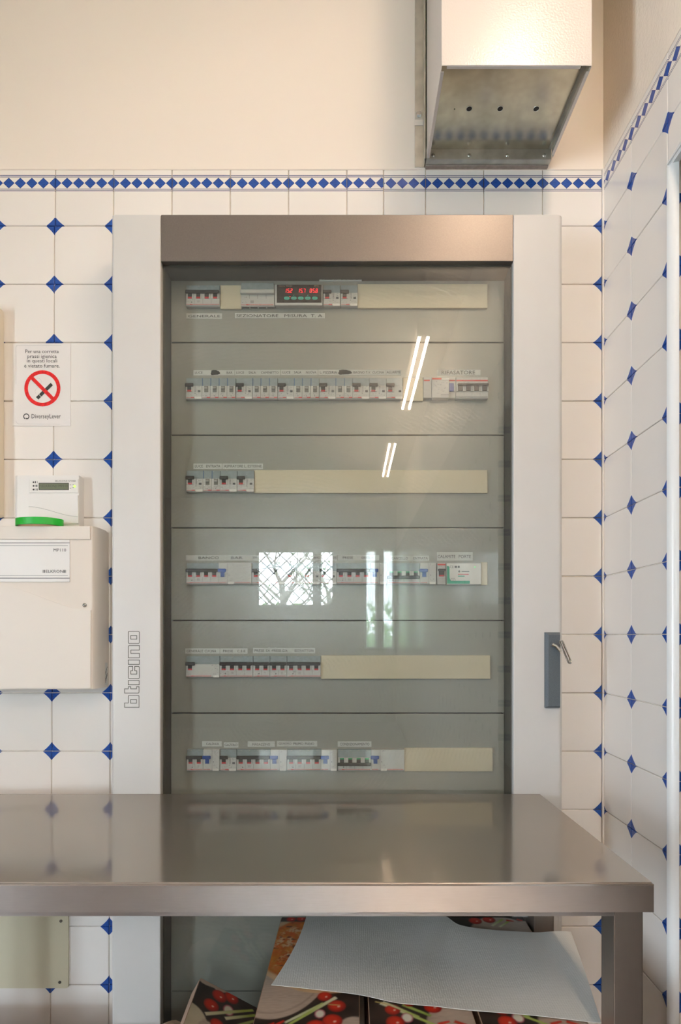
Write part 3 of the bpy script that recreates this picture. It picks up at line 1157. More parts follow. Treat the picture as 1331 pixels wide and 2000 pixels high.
def rcbo(d, a, w, print_=True, seed=2, flag=M_flag):
    """two modules: black T lever on the left, test button and diagram on the right"""
    b = a + 2 * w
    body(d, a, b)
    pole_front(d, a, a + w, flag, M_lever, a + w * .46)
    bar(d, a - .0006, a + w - .0005, M_lever)
    d.b('test_button', M_dgrey, a + w * 1.50, a + w * 1.80, FY, FY + .0012, .0150, .0190, .0003)
    d.b('label_tab', M_alarmw, a + w * 1.12, b - .0010, FY, FY + .0006, .0004, .0050)
    d.r('red_stripe', M_red, a + .001, a + w * .6, .0029, .0036, FY + .0002)
    d.r('red_stripe', M_red, a + w * .62, a + w * 1.05, .0024, .0042, FY + .0002)
    d.r('seam', M_inkg, a + .0008, a + w - .001, .0150, .0154, FY + .0002)
    marks(d, a + .001, a + w - .001, .0060, .0128, 6, seed)
    if print_:
        for q in (.12, .24):
            d.r('printed_marks', M_dgrey, a + w * (1 + q), a + w * (1 + q) + .0006, .0150, .0278, FY + .0003)
        marks(d, a + w * 1.08, a + w * 1.35, .016, .027, 5, seed + 1)
        marks(d, a + w * 1.4, a + w * 1.85, .0205, .0275, 6, seed + 2)
        marks(d, a + w * 1.1, a + w * 1.85, .0065, .0115, 5, seed + 3)
        cyl(d.g('printed_marks', M_inkg), (a + w * 1.15, -FY - .0002, .0125), .0010, (0, 1, 0), .0003, 8)


def toggle1(d, a, w, seed=3):
    body(d, a, a + w)
    d.b('divider', M_bluesh, a - .0001, a + .0014, FY * .75, FY * .75 + .0006, .0288, d.H - .0008)
    cx = a + w * .52
    d.b('toggle_recess', M_tog, cx - .0042, cx + .0042, FY, FY + .0004, .0146, .0276)
    d.b('toggle', M_lip, cx - .0036, cx + .0036, FY, FY + .0030, .0208, .0256, .0008)
    d.r('red_stripe', M_red, a + w * .55, a + w * .98, .0024, .0044, FY + .0002)
    d.r('red_stripe', M_red, a + .001, a + w * .52, .0030, .0036, FY + .0002)
    marks(d, a + .001, a + w - .001, .0060, .0128, 8, seed)
    cyl(d.g('printed_marks', M_dgrey), (a + w * .48, -FY - .0002, .0068), .0009, (0, 1, 0), .0003, 8)


def rcd_block(d, a, b, lever=M_leverb, seed=5, w=None):
    """residual-current add-on: blue lever on its left, plain front"""
    w = w or .0177
    body(d, a, b, shield=False)
    pole_front(d, a, a + w, M_leverb, lever, a + w * .5)
    bar(d, a - .0012, a + w - .0012, lever)
    lab = a + w * 1.15
    stripe(d, a + .0008, a + w * .98)
    d.b('label_tab', M_alarmw, lab, lab + .0125, FY, FY + .0006, .0004, .0050)
    if b - lab > .02:
        stripe(d, lab + .0135, b - .0006)
    marks(d, lab, min(lab + .013, b - .003), .0385, .0435, 6, seed)
    marks(d, lab, min(lab + .012, b - .003), .0075, .0135, 5, seed + 1)
    cyl(d.g('printed_marks', M_inkg), (lab + .002, -FY - .0002, .0195), .0012, (0, 1, 0), .0003, 8)
    d.r('seam', M_dgrey, a + w * 1.06, a + w * 1.06 + .0004, .0016, d.H - .001, FY + .0002)


def chain(base, yb, x0, x1, label, parts_):
    """parts_: list of (kind, px from, px to)"""
    d = Dev(base, label, x0, x1, yb)
    for kind, a, b in parts_:
        a_ = (X(a, DK) - d.x0) / KC; b_ = (X(b, DK) - d.x0) / KC
        sd = int(a * 7 + yb)
        if kind[0] == 'm':
            n = int(kind[1]); mcb(d, a_, n, (b_ - a_) / n, seed=sd)
        elif kind[0] == 'o':
            n = int(kind[1]); mcb(d, a_, n, (b_ - a_) / n, flag=M_green, up=False, seed=sd)
        elif kind == 'r':
            rcbo(d, a_, (b_ - a_) / 2, seed=sd)
        elif kind == 'rp':
            rcbo(d, a_, (b_ - a_) / 2, print_=False, seed=sd)
        elif kind == 't':
            toggle1(d, a_, b_ - a_, seed=sd)
        elif kind == 'q':
            rcd_block(d, a_, b_, seed=sd)
    d.done()
    return d


# row 1
chain('circuit_breaker', 600, 364.5, 430, 'four-pole breaker with dark bar lever above the GENERALE strip', [('m4', 364.5, 430)])
d = Dev('switch_disconnector', 'grey disconnector with raised clear top, above the SEZIONATORE strip', 471.5, 537, 600.5)
body(d, 0, d.W, shield=False)
d.b('label_holder', M_shield, .0008, d.W - .0015, .002, FY + .002, .0350, .0492, .0006)
d.b('holder_bar', M_lgrey, -.0004, d.W, .0, FY + .0065, .0245, .0325, .0008)
for q in (.25, .5, .75):
    d.r('seam', M_dgrey, d.W * q - .0003, d.W * q + .0003, .016, .0244, FY + .0002)
stripe(d, .0008, d.W - .0008, .0165)
marks(d, .001, .014, .0060, .022, 10, 4)
for q in range(4):
    d.r('printed_marks', M_dgrey, .021 + q * .0018, .0217 + q * .0018, .0065, .0125, FY + .0003)
for q in range(4):
    d.b('foot_slots', M_dark, .002 + d.W * q / 4, d.W * (q + 1) / 4 - .001, FY * .3, FY * .6, -.0008, -.0002)
d.done()
# digital meter
d = Dev('digital_meter', 'black-faced digital meter with red figures and five teal buttons', 538.5, 630.5, 600, cat='meter', group=None)
d.H = .0437
d.b('body', M_grey, .0004, d.W - .0004, 0, .0112, .0002, d.H - .0004, .0004)
d.b('bezel', M_lgrey, 0, d.W, .0113, .0125, -.0004, d.H, .0005)
dx = lambda p: (X(p, 1.2093 * KC) - d.x0) / KC
dz = lambda p: (Z(p, 1.2093 * KC) - d.o[2]) / KC
M_face = pmat('meter_face', (.016, .010, .010), .25)
d.b('face_plate', M_face, dx(541), dx(628.5), .0120, .0128, dz(591.5), dz(556.2))
M_led = emat('red_led', (1.0, .02, .03), 1.6)
SEG = {'0': 'abcdef', '1': 'bc', '2': 'abged', '5': 'afgcd', '7': 'abc', '8': 'abcdefg'}


def digit(bm, ch, x, z, w_, h_, y):
    t_ = .0011
    sl = .12
    sh = lambda zz: (zz - z) * sl
    hb_ = [('a', z + h_ - t_), ('g', z + h_ / 2 - t_ / 2), ('d', z)]
    for k, zz in hb_:
        if k in SEG[ch]:
            prism(bm, [(x + t_ * .5 + sh(zz), zz), (x + w_ - t_ * .5 + sh(zz), zz), (x + w_ - t_ * .5 + sh(zz), zz + t_), (x + t_ * .5 + sh(zz), zz + t_)], 'y', -y, -y + .0002)
    for k, xx, zz in (('f', x, z + h_ / 2), ('b', x + w_ - t_, z + h_ / 2), ('e', x, z), ('c', x + w_ - t_, z)):
        if k in SEG[ch]:
            za, zb = zz + t_ * .3, zz + h_ / 2 - t_ * .3
            prism(bm, [(xx + sh(za), za), (xx + t_ + sh(za), za), (xx + t_ + sh(zb), zb), (xx + sh(zb), zb)], 'y', -y, -y + .0002)


bm = d.g('figures', M_led)
for s, a in (('15.2', 555.5), ('15.7', 581), ('05.8', 605)):
    x = dx(a)
    for ch in s:
        if ch == '.':
            box(bm, x - .0010, x + .0002, -.0132, -.0129, dz(572), dz(572) + .0012)
            continue
        digit(bm, ch, x, dz(572), .0044, dz(564) - dz(572), .0131)
        x += .0062
box(bm, dx(566), dx(567.6), -.0132, -.0129, dz(580.2), dz(578.8))
M_teal = pmat('teal_button', (.02, .42, .33), .5)
for i, a in enumerate((560.5, 574.3, 588, 601.5, 615.3)):
    bmx = d.g('button_%s' % i if False else 'buttons', M_teal)
    pts = []
    for k in range(16):
        q = k / 16 * 2 * PI
        pts.append((dx(a) + .006 * math.copysign(abs(math.cos(q)) ** .7, math.cos(q)), dz(582.6) + .0031 * math.copysign(abs(math.sin(q)) ** .8, math.sin(q))))
    prism(bmx, pts, 'y', -.0132, -.0128)
    d.r('button_marks', M_dgrey, dx(a) - .0025, dx(a) + .0025, dz(583.2), dz(582.2), .0134)
    if i in (1, 3):
        d.r('buttons', M_teal, dx(a) - .0009, dx(a) + .0009, dz(577.8), dz(576.4), .0131)
M_gold = pmat('bronze_print', (.32, .19, .12), .5)
bm = d.g('lettering', M_gold)
text(bm, 'Nemo 96HD', dx(545), dx(571), dz(560.5), dz(557.6), -.0131)
bm = d.g('maker_lettering', M_gold)
text(bm, 'IME', dx(614), dx(623.5), dz(560.2), dz(557.2), -.0131)
d.done()
chain('circuit_breaker', 600, 632, 665, 'two-module breaker with black lever right of the digital meter', [('r', 632, 665)])
chain('circuit_breaker', 600, 666, 699, 'two-module breaker left of the long cream plate in the top row', [('r', 666, 699)])
# row 2
yb2 = 781
chain('circuit_breaker', yb2, 364, 395.7, 'first two-module breaker at left end of the second row', [('r', 364, 395.7)])
gname = ['bar', 'fireplace room', 'new room', 'pizzeria']
sets = [(364, [395.7, 412, 428.3, 444.6, 461]), (462, [494, 510, 526.5, 543]), (543.5, [575, 591, 607.6, 624]), (624.5, [656, 672.7, 689])]
under = ['LUCE BAR', 'LUCE SALA CAMINETTO', 'LUCE SALA NUOVA', 'L. PIZZERIA']
ordn = ['first', 'second', 'third', 'fourth']
for si, (xa, tg) in enumerate(sets):
    if si:
        chain('circuit_breaker', yb2, xa, tg[0], 'two-module breaker with black lever under the %s strip' % under[si], [('r', xa, tg[0])])
    for k in range(len(tg) - 1):
        chain('toggle_breaker', yb2, tg[k], tg[k + 1], '%s narrow grey-toggle breaker from left under the %s strip' % (ordn[k], under[si]), [('t', tg[k], tg[k + 1])])
chain('circuit_breaker', yb2, 689, 722, 'two-module breaker with black lever under BAGNO T.V.', [('r', 689, 722)])
chain('circuit_breaker', yb2, 722, 755, 'two-module breaker with black lever under CUCINA', [('r', 722, 755)])
chain('circuit_breaker', yb2, 755, 787, 'two-module breaker with black lever under ALLARME', [('rp', 755, 787)])
# rifasatore group
d = Dev('terminal_module', 'plain narrow white module with red top mark left of the RIFASATORE block', 827, 843, 780)
body(d, 0, d.W, shield=False, lip=False)
d.r('red_stripe', M_red, .001, d.W - .004, .0372, .0400, FY + .0002)
d.done()
d = Dev('residual_current_block', 'proud white printed block with blue lever under RIFASATORE', 843, 890, 780)
ww = (X(876.5, DK) - d.x0) / KC
body(d, ww, d.W, shield=False, lip=False)
d.b('front_block', M_lgrey, 0, ww, 0, .014, -.0005, .0418, .0008)
d.r('red_stripe', M_red, .0004, ww * .55, .0382, .0414, .0143)
d.r('red_stripe', M_red, ww + .0006, d.W - .0008, .0370, .0396, FY + .0002)
rd = random.Random(3)
for i in range(26):
    x = rd.uniform(.002, ww - .005); z = rd.uniform(.008, .034)
    d.r('printed_marks', M_inkg, x, x + rd.uniform(.001, .004), z, z + .0006, .0143)
d.b('label_tab', M_alarmw, ww * .6, ww - .0003, .014, .0148, .0368, .0420)
d.b('slot', M_dgrey, ww * .52, ww - .001, .0138, .0145, .0062, .0070)
d.b('slot', M_dgrey, ww * .52, ww - .001, .0138, .0145, .0032, .0038)
d.b('lever', M_leverb, ww + .0008, ww + .0105, FY, FY + .004, .0142, .0312, .0006)
d.b('pillar', M_lgrey, ww + .0107, d.W - .0006, 0, FY + .003, .0142, .027, .0008)
d.done()
d = Dev('circuit_breaker', 'four-pole breaker with red top line and black bar lever under RIFASATORE', 890.5, 953, 780.5)
body(d, 0, d.W, shield=False, lip=False)
d.r('red_stripe', M_red, .0006, d.W - .0006, .0372, .0402, FY + .0002)
for k in range(4):
    c_ = d.W * (k + .5) / 4 + .0008
    d.b('lever', M_lever, c_ - .0048, c_ + .0048, FY, FY + .003, .0160, .0290, .0005)
    for s in (-1, 1):
        cyl(d.g('pillar', M_lgrey), (c_ + s * .0066, -FY - .0008, .0195), .0018, (0, 0, 1), .009, 10)
    if k:
        d.r('seam', M_inkg, d.W * k / 4 - .0002, d.W * k / 4 + .0002, .0005, d.H - .001, FY + .0002)
d.b('lever', M_lever, .003, d.W + .0006, FY + .001, FY + .006, .0268, .0316, .0014)
d.b('foot_ledge', M_grey, 0, d.W, 0, FY + .002, -.0004, .0020, .0006)
d.b('foot_ledge', M_grey, 0, d.W, 0, FY + .0016, .0030, .0058, .0006)
marks(d, .007, .034, .033, .0365, 8, 9)
d.done()
# row 3
yb3 = 961.5
chain('circuit_breaker', yb3, 365, 398, 'two-module breaker with black lever under LUCE ENTRATA', [('r', 365, 398)])
chain('toggle_breaker', yb3, 398, 414.5, 'left of two narrow grey-toggle breakers in the third row', [('t', 398, 414.5)])
chain('toggle_breaker', yb3, 414.5, 431, 'right of two narrow grey-toggle breakers in the third row', [('t', 414.5, 431)])
chain('circuit_breaker', yb3, 431, 464, 'two-module breaker with black lever under ASPIRATORE', [('r', 431, 464)])
chain('circuit_breaker', yb3, 464.3, 497, 'two-module breaker under L. ESTERNE beside the longest cream plate', [('r', 464.3, 497)])
# row 4
yb4 = 1141.5
chain('circuit_breaker', yb4, 365, 492.5, 'wide breaker with black bar and blue lever under BANCO BAR', [('m4', 365, 428), ('q', 428, 492.5)])
for i, (a, b, nm) in enumerate(((493, 526.5, 'under FM CAMIN beside the BANCO BAR unit'), (526.5, 560, 'second right of the BANCO BAR unit'),
                                (560, 593, 'third right of the BANCO BAR unit'), (593, 625.5, 'fourth right of the BANCO BAR unit'),
                                (625.5, 658, 'left of the PRESE GRIGLIA unit'))):
    chain('circuit_breaker', yb4, a, b, 'two-module breaker with dark lever, ' + nm, [('r', a, b)])
chain('circuit_breaker', yb4, 658.5, 756, 'wide breaker with dark bar and blue lever under PRESE GRIGLIA', [('m4', 658.5, 724), ('q', 724, 756)])
chain('circuit_breaker', yb4, 757, 852, 'wide breaker switched off with green flags under CANCELLO ENTRATA', [('o4', 757, 820.5), ('q', 820.5, 852)])
d = Dev('circuit_breaker', 'single narrow breaker with red top line under CALAMITE', 854, 870.5, 1142)
body(d, 0, d.W, shield=False)
d.r('red_stripe', M_red, .0006, d.W - .0006, .0410, .0442, FY + .0002)
d.b('lever', M_lever, .0032, d.W - .0032, FY, FY + .003, .0180, .0330, .0005)
d.b('lever', M_lever, .001, d.W - .0008, FY + .001, FY + .005, .0285, .0335, .0012)
d.b('flag', M_flag, .0038, d.W - .0038, FY, FY + .0034, .0172, .0200)
d.b('foot_ledge', M_grey, .0003, d.W - .0003, 0, FY + .002, .0003, .0135, .0006)
marks(d, .002, d.W - .002, .036, .041, 5, 11)
d.done()
d = Dev('power_supply', 'white power supply module with green L-shaped corner under PORTE', 872, 940, 1142, cat='power supply', group=None)
d.b('body', M_lgrey, 0, d.W, 0, .008, 0, d.H, .0006)
d.b('front_label', M_alarmw, .0012, d.W - .0012, .008, .0084, .0014, d.H - .0014)
M_grn = pmat('green_print', (.03, .38, .24), .5)
dz = lambda p: (Z(p, 1.2136 * KC) - d.o[2]) / KC
dx = lambda p: (X(p, 1.2136 * KC) - d.x0) / KC
pts = [(dx(873.6), dz(1140)), (dx(918), dz(1140)), (dx(918), dz(1134.5)), (dx(882), dz(1134.5)), (dx(879.8), dz(1132)), (dx(878.6), dz(1128)), (dx(878.4), dz(1108)), (dx(876.5), dz(1105.6)), (dx(873.6), dz(1105.5))]
prism(d.g('green_corner', M_grn), pts, 'y', -.0086, -.0084)
bm = d.g('lettering', M_dgrey)
text(bm, 'CE', dx(879), dx(886.5), dz(1109.6), dz(1104.8), -.0087)
box(bm, dx(888.5), dx(893), -.0087, -.0086, dz(1109.3), dz(1105.3)); box(bm, dx(894.5), dx(898.5), -.0087, -.0086, dz(1109.3), dz(1105.3))
prism(bm, [(dx(895), dz(1116)), (dx(897.5), dz(1113.5)), (dx(900), dz(1116)), (dx(897.5), dz(1118.5))], 'y', -.0088, -.0086)
box(bm, dx(902), dx(917), -.0087, -.0086, dz(1117), dz(1115.2))
box(d.g('red_print', M_red), dx(895), dx(916), -.0087, -.0086, dz(1122.4), dz(1121))
box(d.g('green_print', M_grn), dx(895), dx(908), -.0087, -.0086, dz(1126.2), dz(1124.4))
for ex, ey in ((882, 1133), (888, 1133)):
    for i in range(10):
        q = i / 10 * 2 * PI
        box(bm, dx(ex) + .0022 * math.cos(q) - .0004, dx(ex) + .0022 * math.cos(q) + .0004, -.0089, -.0087, dz(ey) + .0022 * math.sin(q) - .0004, dz(ey) + .0022 * math.sin(q) + .0004)
box(bm, dx(881), dx(889), -.0089, -.0087, dz(1129.6), dz(1129))
cyl(d.g('led', emat('green_led', (.1, 1, .3), 1.2)), (dx(928), -.0088, dz(1107.6)), .0012, (0, 1, 0), .0008, 10)
d.done()
# row 5
yb5 = 1323
d = Dev('circuit_breaker', 'four-module breaker with single black lever and blank front under GENERALE CUCINA', 364.5, 430, yb5)
w4 = d.W / 4
body(d, 0, d.W)
pole_front(d, 0, w4, M_flag, M_lever, w4 * .5)
bar(d, -.0006, w4 * 1.1, M_lever)
stripe(d, .001, d.W - .016, .0155)
d.b('label_tab', M_alarmw, d.W - .014, d.W - .0012, FY, FY + .0006, .0004, .0046)
marks(d, .001, .016, .006, .013, 8, 21); marks(d, d.W - .018, d.W - .003, .0155, .027, 18, 22); marks(d, d.W - .014, d.W - .002, .0065, .010, 5, 23)
d.done()
chain('circuit_breaker', yb5, 430.5, 495, 'four-pole breaker with black bar lever under PRESE C.E.E.', [('m4', 430.5, 495)])
chain('circuit_breaker', yb5, 495.5, 528, 'two-pole breaker with black bar lever under PRESE SX', [('m2', 495.5, 528)])
chain('circuit_breaker', yb5, 528.5, 561, 'two-pole breaker with black bar lever under PRESE DX', [('m2', 528.5, 561)])
chain('circuit_breaker', yb5, 561.5, 627, 'four-pole breaker with black bar lever under ESTRATTORI', [('m4', 561.5, 627)])
# row 6
yb6 = 1505
chain('circuit_breaker', yb6, 366, 430, 'breaker with short black bar and blue lever under CALDAIA', [('m2', 366, 398), ('q', 398, 430)])
chain('circuit_breaker', yb6, 431, 463, 'two-module breaker with black lever under GAZEBO', [('r', 431, 463)])
chain('circuit_breaker', yb6, 463.5, 561, 'wide breaker with black bar and blue lever under MAGAZZINO', [('m4', 463.5, 529), ('q', 529, 561)])
chain('circuit_breaker', yb6, 561.5, 659, 'wide breaker with black and blue levers under QUADRO PRIMO PIANO', [('m4', 561.5, 628), ('q', 628, 659)])
chain('circuit_breaker', yb6, 660.5, 790, 'wide breaker switched off with green flags under CONDIZIONAMENTO', [('o4', 660.5, 725.5), ('q', 725.5, 790)])

# ------------------------------------------------------------------ duct under the ceiling
DD = 1.20
ux0, ux1 = X(863, DD), X(1157, DD)
uy = Yd(DD)
uz = Z(128, DD)
duct = thing('duct', 'white boxed metal duct with galvanised underside, hanging in the upper right corner', 'duct', ((ux0 + ux1) / 2, -.13, uz))
M_crinkle = NT('crinkle_enamel')
M_crinkle.b.inputs['Base Color'].default_value = (.66, .62, .585, 1)
M_crinkle.b.inputs['Specular IOR Level'].default_value = .6
M_crinkle.b.inputs['Roughness'].default_value = .24
M_crinkle.bump(M_crinkle.noise(M_crinkle.coord('Object'), 260, 2), .4, .0012)
M_crinkle = M_crinkle.m
bm = bm_new(); box(bm, ux0, ux1, uy, uy + .0015, uz, H - .001, .0007)
box(bm, ux0 + .012, ux1 - .022, uy + .0018, uy + .008, uz - .0004, uz + .004, .0008)
part('front_panel', bm, M_crinkle, duct)
for xx, yy0 in ((ux0, uy + .0016), (ux1 - .0015, uy + .0016)):
    bm = bm_new()
    box(bm, xx, xx + .0015, yy0, -.03, uz - .001, H - .001)
    if xx < .3:
        box(bm, xx, xx + .007, yy0 + .01, -.03, uz - .0025, uz - .001)
    else:
        box(bm, xx - .006, xx, yy0 + .01, -.04, uz - .0025, uz - .001)
    part('side_panel', bm, M_crinkle, duct)
bm = bm_new()
box(bm, ux0 + .002, ux1 - .002, uy + .002, -.03, uz + .020, uz + .0215)
M_under = pmat('galvanised_underside', (.55, .53, .44), .24, metal=.9, noise=.14, nscale=30, bump=.03, bscale=40)
part('underside', bm, M_under, duct, label='dull galvanised underside sheet with holes')
bm = bm_new(); box(bm, ux1 - .0035, ux1 - .002, uy + .004, -.032, uz, uz + .02); box(bm, ux1 - .012, ux1 - .0035, uy + .004, -.032, uz + .0185, uz + .02)
part('corner_angle', bm, M_steel, duct)
for hx, hy, r_ in ((917, 212, .0062), (977.5, 212, .0062), (1048, 212, .0062), (888.5, 213, .0012)):
    zq = uz + .020
    dq = (zq - CAMZ) * F / (CY - hy)
    bm = bm_new(); cyl(bm, (X(hx, dq), Yd(dq), zq - .0004), r_ * 1.0, (0, 0, 1), .0008, 18)
    hole = part('hole', bm, M_dark, duct)
    if r_ > .002:
        bm = bm_new()
        tube(bm, [(X(hx, dq) + math.cos(a) * r_ * 1.08, Yd(dq) + math.sin(a) * r_ * 1.08, zq - .0006) for a in [i * PI / 9 for i in range(18)]], .0006, 6, closed=True)
        part('rim', bm, M_steel, hole)
bm = bm_new(); box(bm, ux0 - .001, ux1 - .004, -.030, -.0285, 2.4185, 2.4475, .0006); box(bm, ux0 - .001, ux1 - .004, -.0285, -.002, 2.4185, 2.420)
part('rear_angle', bm, M_steel, duct)
for sx_ in (846.5, 917.5, 992, 1064):
    bm = bm_new()
    bmesh.ops.create_uvsphere(bm, u_segments=12, v_segments=8, radius=.0052, matrix=Matrix.Translation((X(sx_, 1.43), -.0295, Z(303.5, 1.43))) @ Matrix.Diagonal((1, .55, 1, 1)))
    part('screw', bm, M_screw, duct, smooth=True)
bm = bm_new(); box(bm, ux0, ux1 - .006, -.012, -.001, 2.4155, 2.4185); part('back_strip', bm, pmat('raw_render', (.30, .25, .22), .9, noise=.15, nscale=90), duct)
# wall flange left of the duct
bm = bm_new()
fx0, fx1 = X(811, 1.457), X(829, 1.457)
box(bm, fx0, fx1, -.0035, -.0008, TOPZ + .002, H - .001); box(bm, fx1 - .003, fx1, -.028, -.0035, TOPZ + .004, H - .001)
fl = part('wall_flange', bm, M_steel, duct)
for zz in (Z(223, 1.455), Z(223, 1.455) + .55):
    bm = bm_new(); cyl(bm, (X(819, 1.455), -.006, zz), .0058, (0, 1, 0), .006, 6); cyl(bm, (X(819, 1.455), -.004, zz), .0078, (0, 1, 0), .0015, 18)
    part('bolt', bm, M_screw, fl)
bm = bm_new(); box(bm, fx0 - .001, fx1 - .002, -.0044, -.0034, Z(246, 1.457), Z(234.5, 1.457)); part('paint_patch', bm, M_plaster, fl)

# ------------------------------------------------------------------ no-smoking notice
DW = 1.4595
YW = -.0012
ns = thing('no_smoking_sign', 'white paper no-smoking notice with red ring stuck on the tiles at left', 'sign', (X(82, DW), YW, Z(832, DW)))
bm = bm_new(); box(bm, X(25, DW), X(138, DW), YW, YW + .0009, Z(832, DW), Z(671, DW)); part('sheet', bm, pmat('notice_paper', (.80, .77, .745), .35), ns)
yy = YW - .0003
bm = bm_new()
for s, a, b, t0, t1_ in (('Per una corretta', 50, 115.2, 683, 690.2), ('prassi igienica', 54, 111, 693, 702), ('in questi locali', 53, 112, 701.2, 710.5), ('è vietato fumare.', 47.8, 117, 711, 718.2)):
    text(bm, s, X(a, DW), X(b, DW), Z(t1_, DW), Z(t0, DW), yy)
text(bm, 'DiverseyLever', X(62, DW), X(119, DW), Z(820, DW), Z(809, DW), yy)
part('lettering', bm, M_ink, ns)
ccx, ccz = X(83.2, DW), Z(758.8, DW)
px_ = DW / F
bm = bm_new()
N = 48
for i in range(N):
    a, b = 2 * PI * i / N, 2 * PI * (i + 1) / N
    q = [(35.3, a), (35.3, b), (28.2, b), (28.2, a)]
    bm.faces.new([bm.verts.new((ccx + r_ * px_ * math.cos(t_), yy, ccz + r_ * px_ * math.sin(t_))) for r_, t_ in q][::-1])
c45 = math.sqrt(.5)
hw = 3.5
pts = []
for s, e in ((1, 30), (-1, 30), (-1, -30), (1, -30)):
    # bar from upper left to lower right
    pts.append((ccx + (-e * c45 + s * hw * c45) * px_, yy - .0003, ccz + (e * c45 + s * hw * c45) * px_))
bm.faces.new([bm.verts.new(p) for p in pts])
M_ring = pmat('sign_red', (.70, .012, .012), .4, noise=.25, nscale=160)
part('prohibition_ring', bm, M_ring, ns)
bm = bm_new()
ang = math.atan2(1100 - 915, 607 - 410) + .02
dv, nv = Vector((math.cos(ang), math.sin(ang))), Vector((-math.sin(ang), math.cos(ang)))
cc = Vector((ccx + 4.5 * px_, ccz - 5.2 * px_))
for a, b in ((-20.5, -13.2), (-12.2, 19.5)):
    bm.faces.new([bm.verts.new((p.x, yy - .0001, p.y)) for p in (cc + dv * a * px_ - nv * 3.3 * px_, cc + dv * b * px_ - nv * 3.3 * px_, cc + dv * b * px_ + nv * 3.3 * px_, cc + dv * a * px_ + nv * 3.3 * px_)])
part('cigarette', bm, pmat('cigarette_ink', (.03, .033, .03), .5, noise=.5, nscale=300), ns)
bm = bm_new()
lw_ = .0004
tube(bm, [(ccx + (-9 + 7 * math.cos(q)) * px_, yy, ccz + (13 + 7 * math.sin(q)) * px_) for q in [i * .4 - 1 for i in range(11)]], .0001, 4)
tube(bm, [(ccx + (-6 + 8 * math.cos(q)) * px_, yy, ccz + (-6 + 8 * math.sin(q)) * px_) for q in [i * .35 + 1 for i in range(9)]], .0001, 4)
part('smoke_curl', bm, M_inkg, ns)
bm = bm_new()
for r_, rx_ in ((5.8, 1.5),):
    for i in range(20):
        a, b = -1.2 + 5.6 * i / 20, -1.2 + 5.6 * (i + 1) / 20
        bm.faces.new([bm.verts.new((X(51.8, DW) + q * px_ * math.cos(t_), yy, Z(813.8, DW) + q * px_ * math.sin(t_))) for q, t_ in ((5.9, a), (5.9, b), (4.2, b), (4.2, a))][::-1])
prism(bm, [(X(50, DW), Z(816.5, DW)), (X(54.5, DW), Z(816.8, DW)), (X(53, DW), Z(820, DW))], 'y', yy - .0001, yy)
part('emblem', bm, M_ink, ns)
bm = bm_new()
ln_ = [(31.7, 750)] + [(31.7, 679)] + [(32.6, 676), (35, 674.8)] + [(120, 674.8)]
tube(bm, [(X(a, DW), yy, Z(b, DW)) for a, b in ln_], .00018, 4)
tube(bm, [(X(a, DW), yy, Z(b, DW)) for a, b in [(31.7, 822), (33, 826), (36, 828.3), (118, 828.6)]], .00015, 4)
part('border_line', bm, M_inkg, ns)

# ------------------------------------------------------------------ cream wall case at the left edge
bm = bm_new()
box(bm, -1.30, X(8.5, 1.457), -.036, 0, Z(1012, 1.457), Z(607, 1.457), .006, 2)
wc = part('wall_case', bm, pmat('case_cream', (.72, .66, .54), .4))
wc['label'] = 'cream wall-mounted casing cut by the left picture edge beside the notice'; wc['category'] = 'casing'

# ------------------------------------------------------------------ alarm control box
DX = 1.387
ay = Yd(DX)
ax1 = X(205, 1.437)
az0, az1 = Z(1346, DX), Z(1027, DX)
ax0 = -.99
al = thing('alarm_control_box', 'large cream alarm control box with rounded right side and white nameplate', 'alarm box', ((ax0 + ax1) / 2, 0, az0))
bm = bm_new()
r_ = .030
fx = X(180, DX)
pts = [(ax0, 0), (ax0, ay)] + [(fx - .002, ay)] + [(fx - .002 + (ax1 - fx + .002) * math.sin(q), ay + .05 * (1 - math.cos(q))) for q in [i * PI / 2 / 10 for i in range(1, 11)]] + [(ax1, 0)]
prism(bm, pts, 'z', az0, az1)
bmesh.ops.bevel(bm, geom=[e for e in bm.edges if e.verts[0].co.z > az1 - 1e-4 and e.verts[1].co.z > az1 - 1e-4], offset=.004, segments=2, affect='EDGES')
part('housing', bm, M_alarm, al, smooth=True)
bm = bm_new()
za = Z(1054, DX)
box(bm, ax0 + .002, X(177.5, DX), ay - .003, ay, za, az1 - .001, .0012)
part('top_band', bm, M_alarm, al)
# raised lower cover with its wavy edge
bm = bm_new()
wv = []
for i in range(25):
    q = i / 24
    s = q * q * (3 - 2 * q)
    wv.append((X(-10 + 188 * q, DX), Z(1143 + 49 * s, DX)))
pts = [(ax0 + .002, az0 + .003)] + [(X(177.5, DX), az0 + .003)] + wv[::-1] + [(ax0 + .002, wv[0][1])]
prism(bm, pts, 'y', ay - .0022, ay)
part('lower_cover', bm, M_alarm, al)
bm = bm_new(); box(bm, ax0 + .004, X(137, DX), ay - .0018, ay, Z(1136.5, DX), Z(1054.5, DX), .0004)
npl = part('nameplate', bm, M_alarmw, al, label='white nameplate with two pairs of dark rules')
yy = ay - .0021
bm = bm_new()
for zp, h_ in ((1060.5, 1.1), (1129.3, 1.2)):
    rect(bm, ax0 + .004, X(137, DX), Z(zp + h_ / 2, DX), Z(zp - h_ / 2, DX), yy)
part('rule', bm, M_ink, npl)
bm = bm_new()
for zp in (1066, 1124.3):
    rect(bm, ax0 + .004, X(133.5, DX), Z(zp + .35, DX), Z(zp - .35, DX), yy)
part('rule', bm, M_inkg, npl)
bm = bm_new()
text(bm, 'MP110', X(105.5, DX), X(130, DX), Z(1077.6, DX), Z(1071.6, DX), yy)
part('lettering', bm, M_ink, npl)
bm = bm_new()
text(bm, 'ELKRON', X(90.5, DX), X(124.5, DX), Z(1118.8, DX), Z(1113.3, DX), yy)
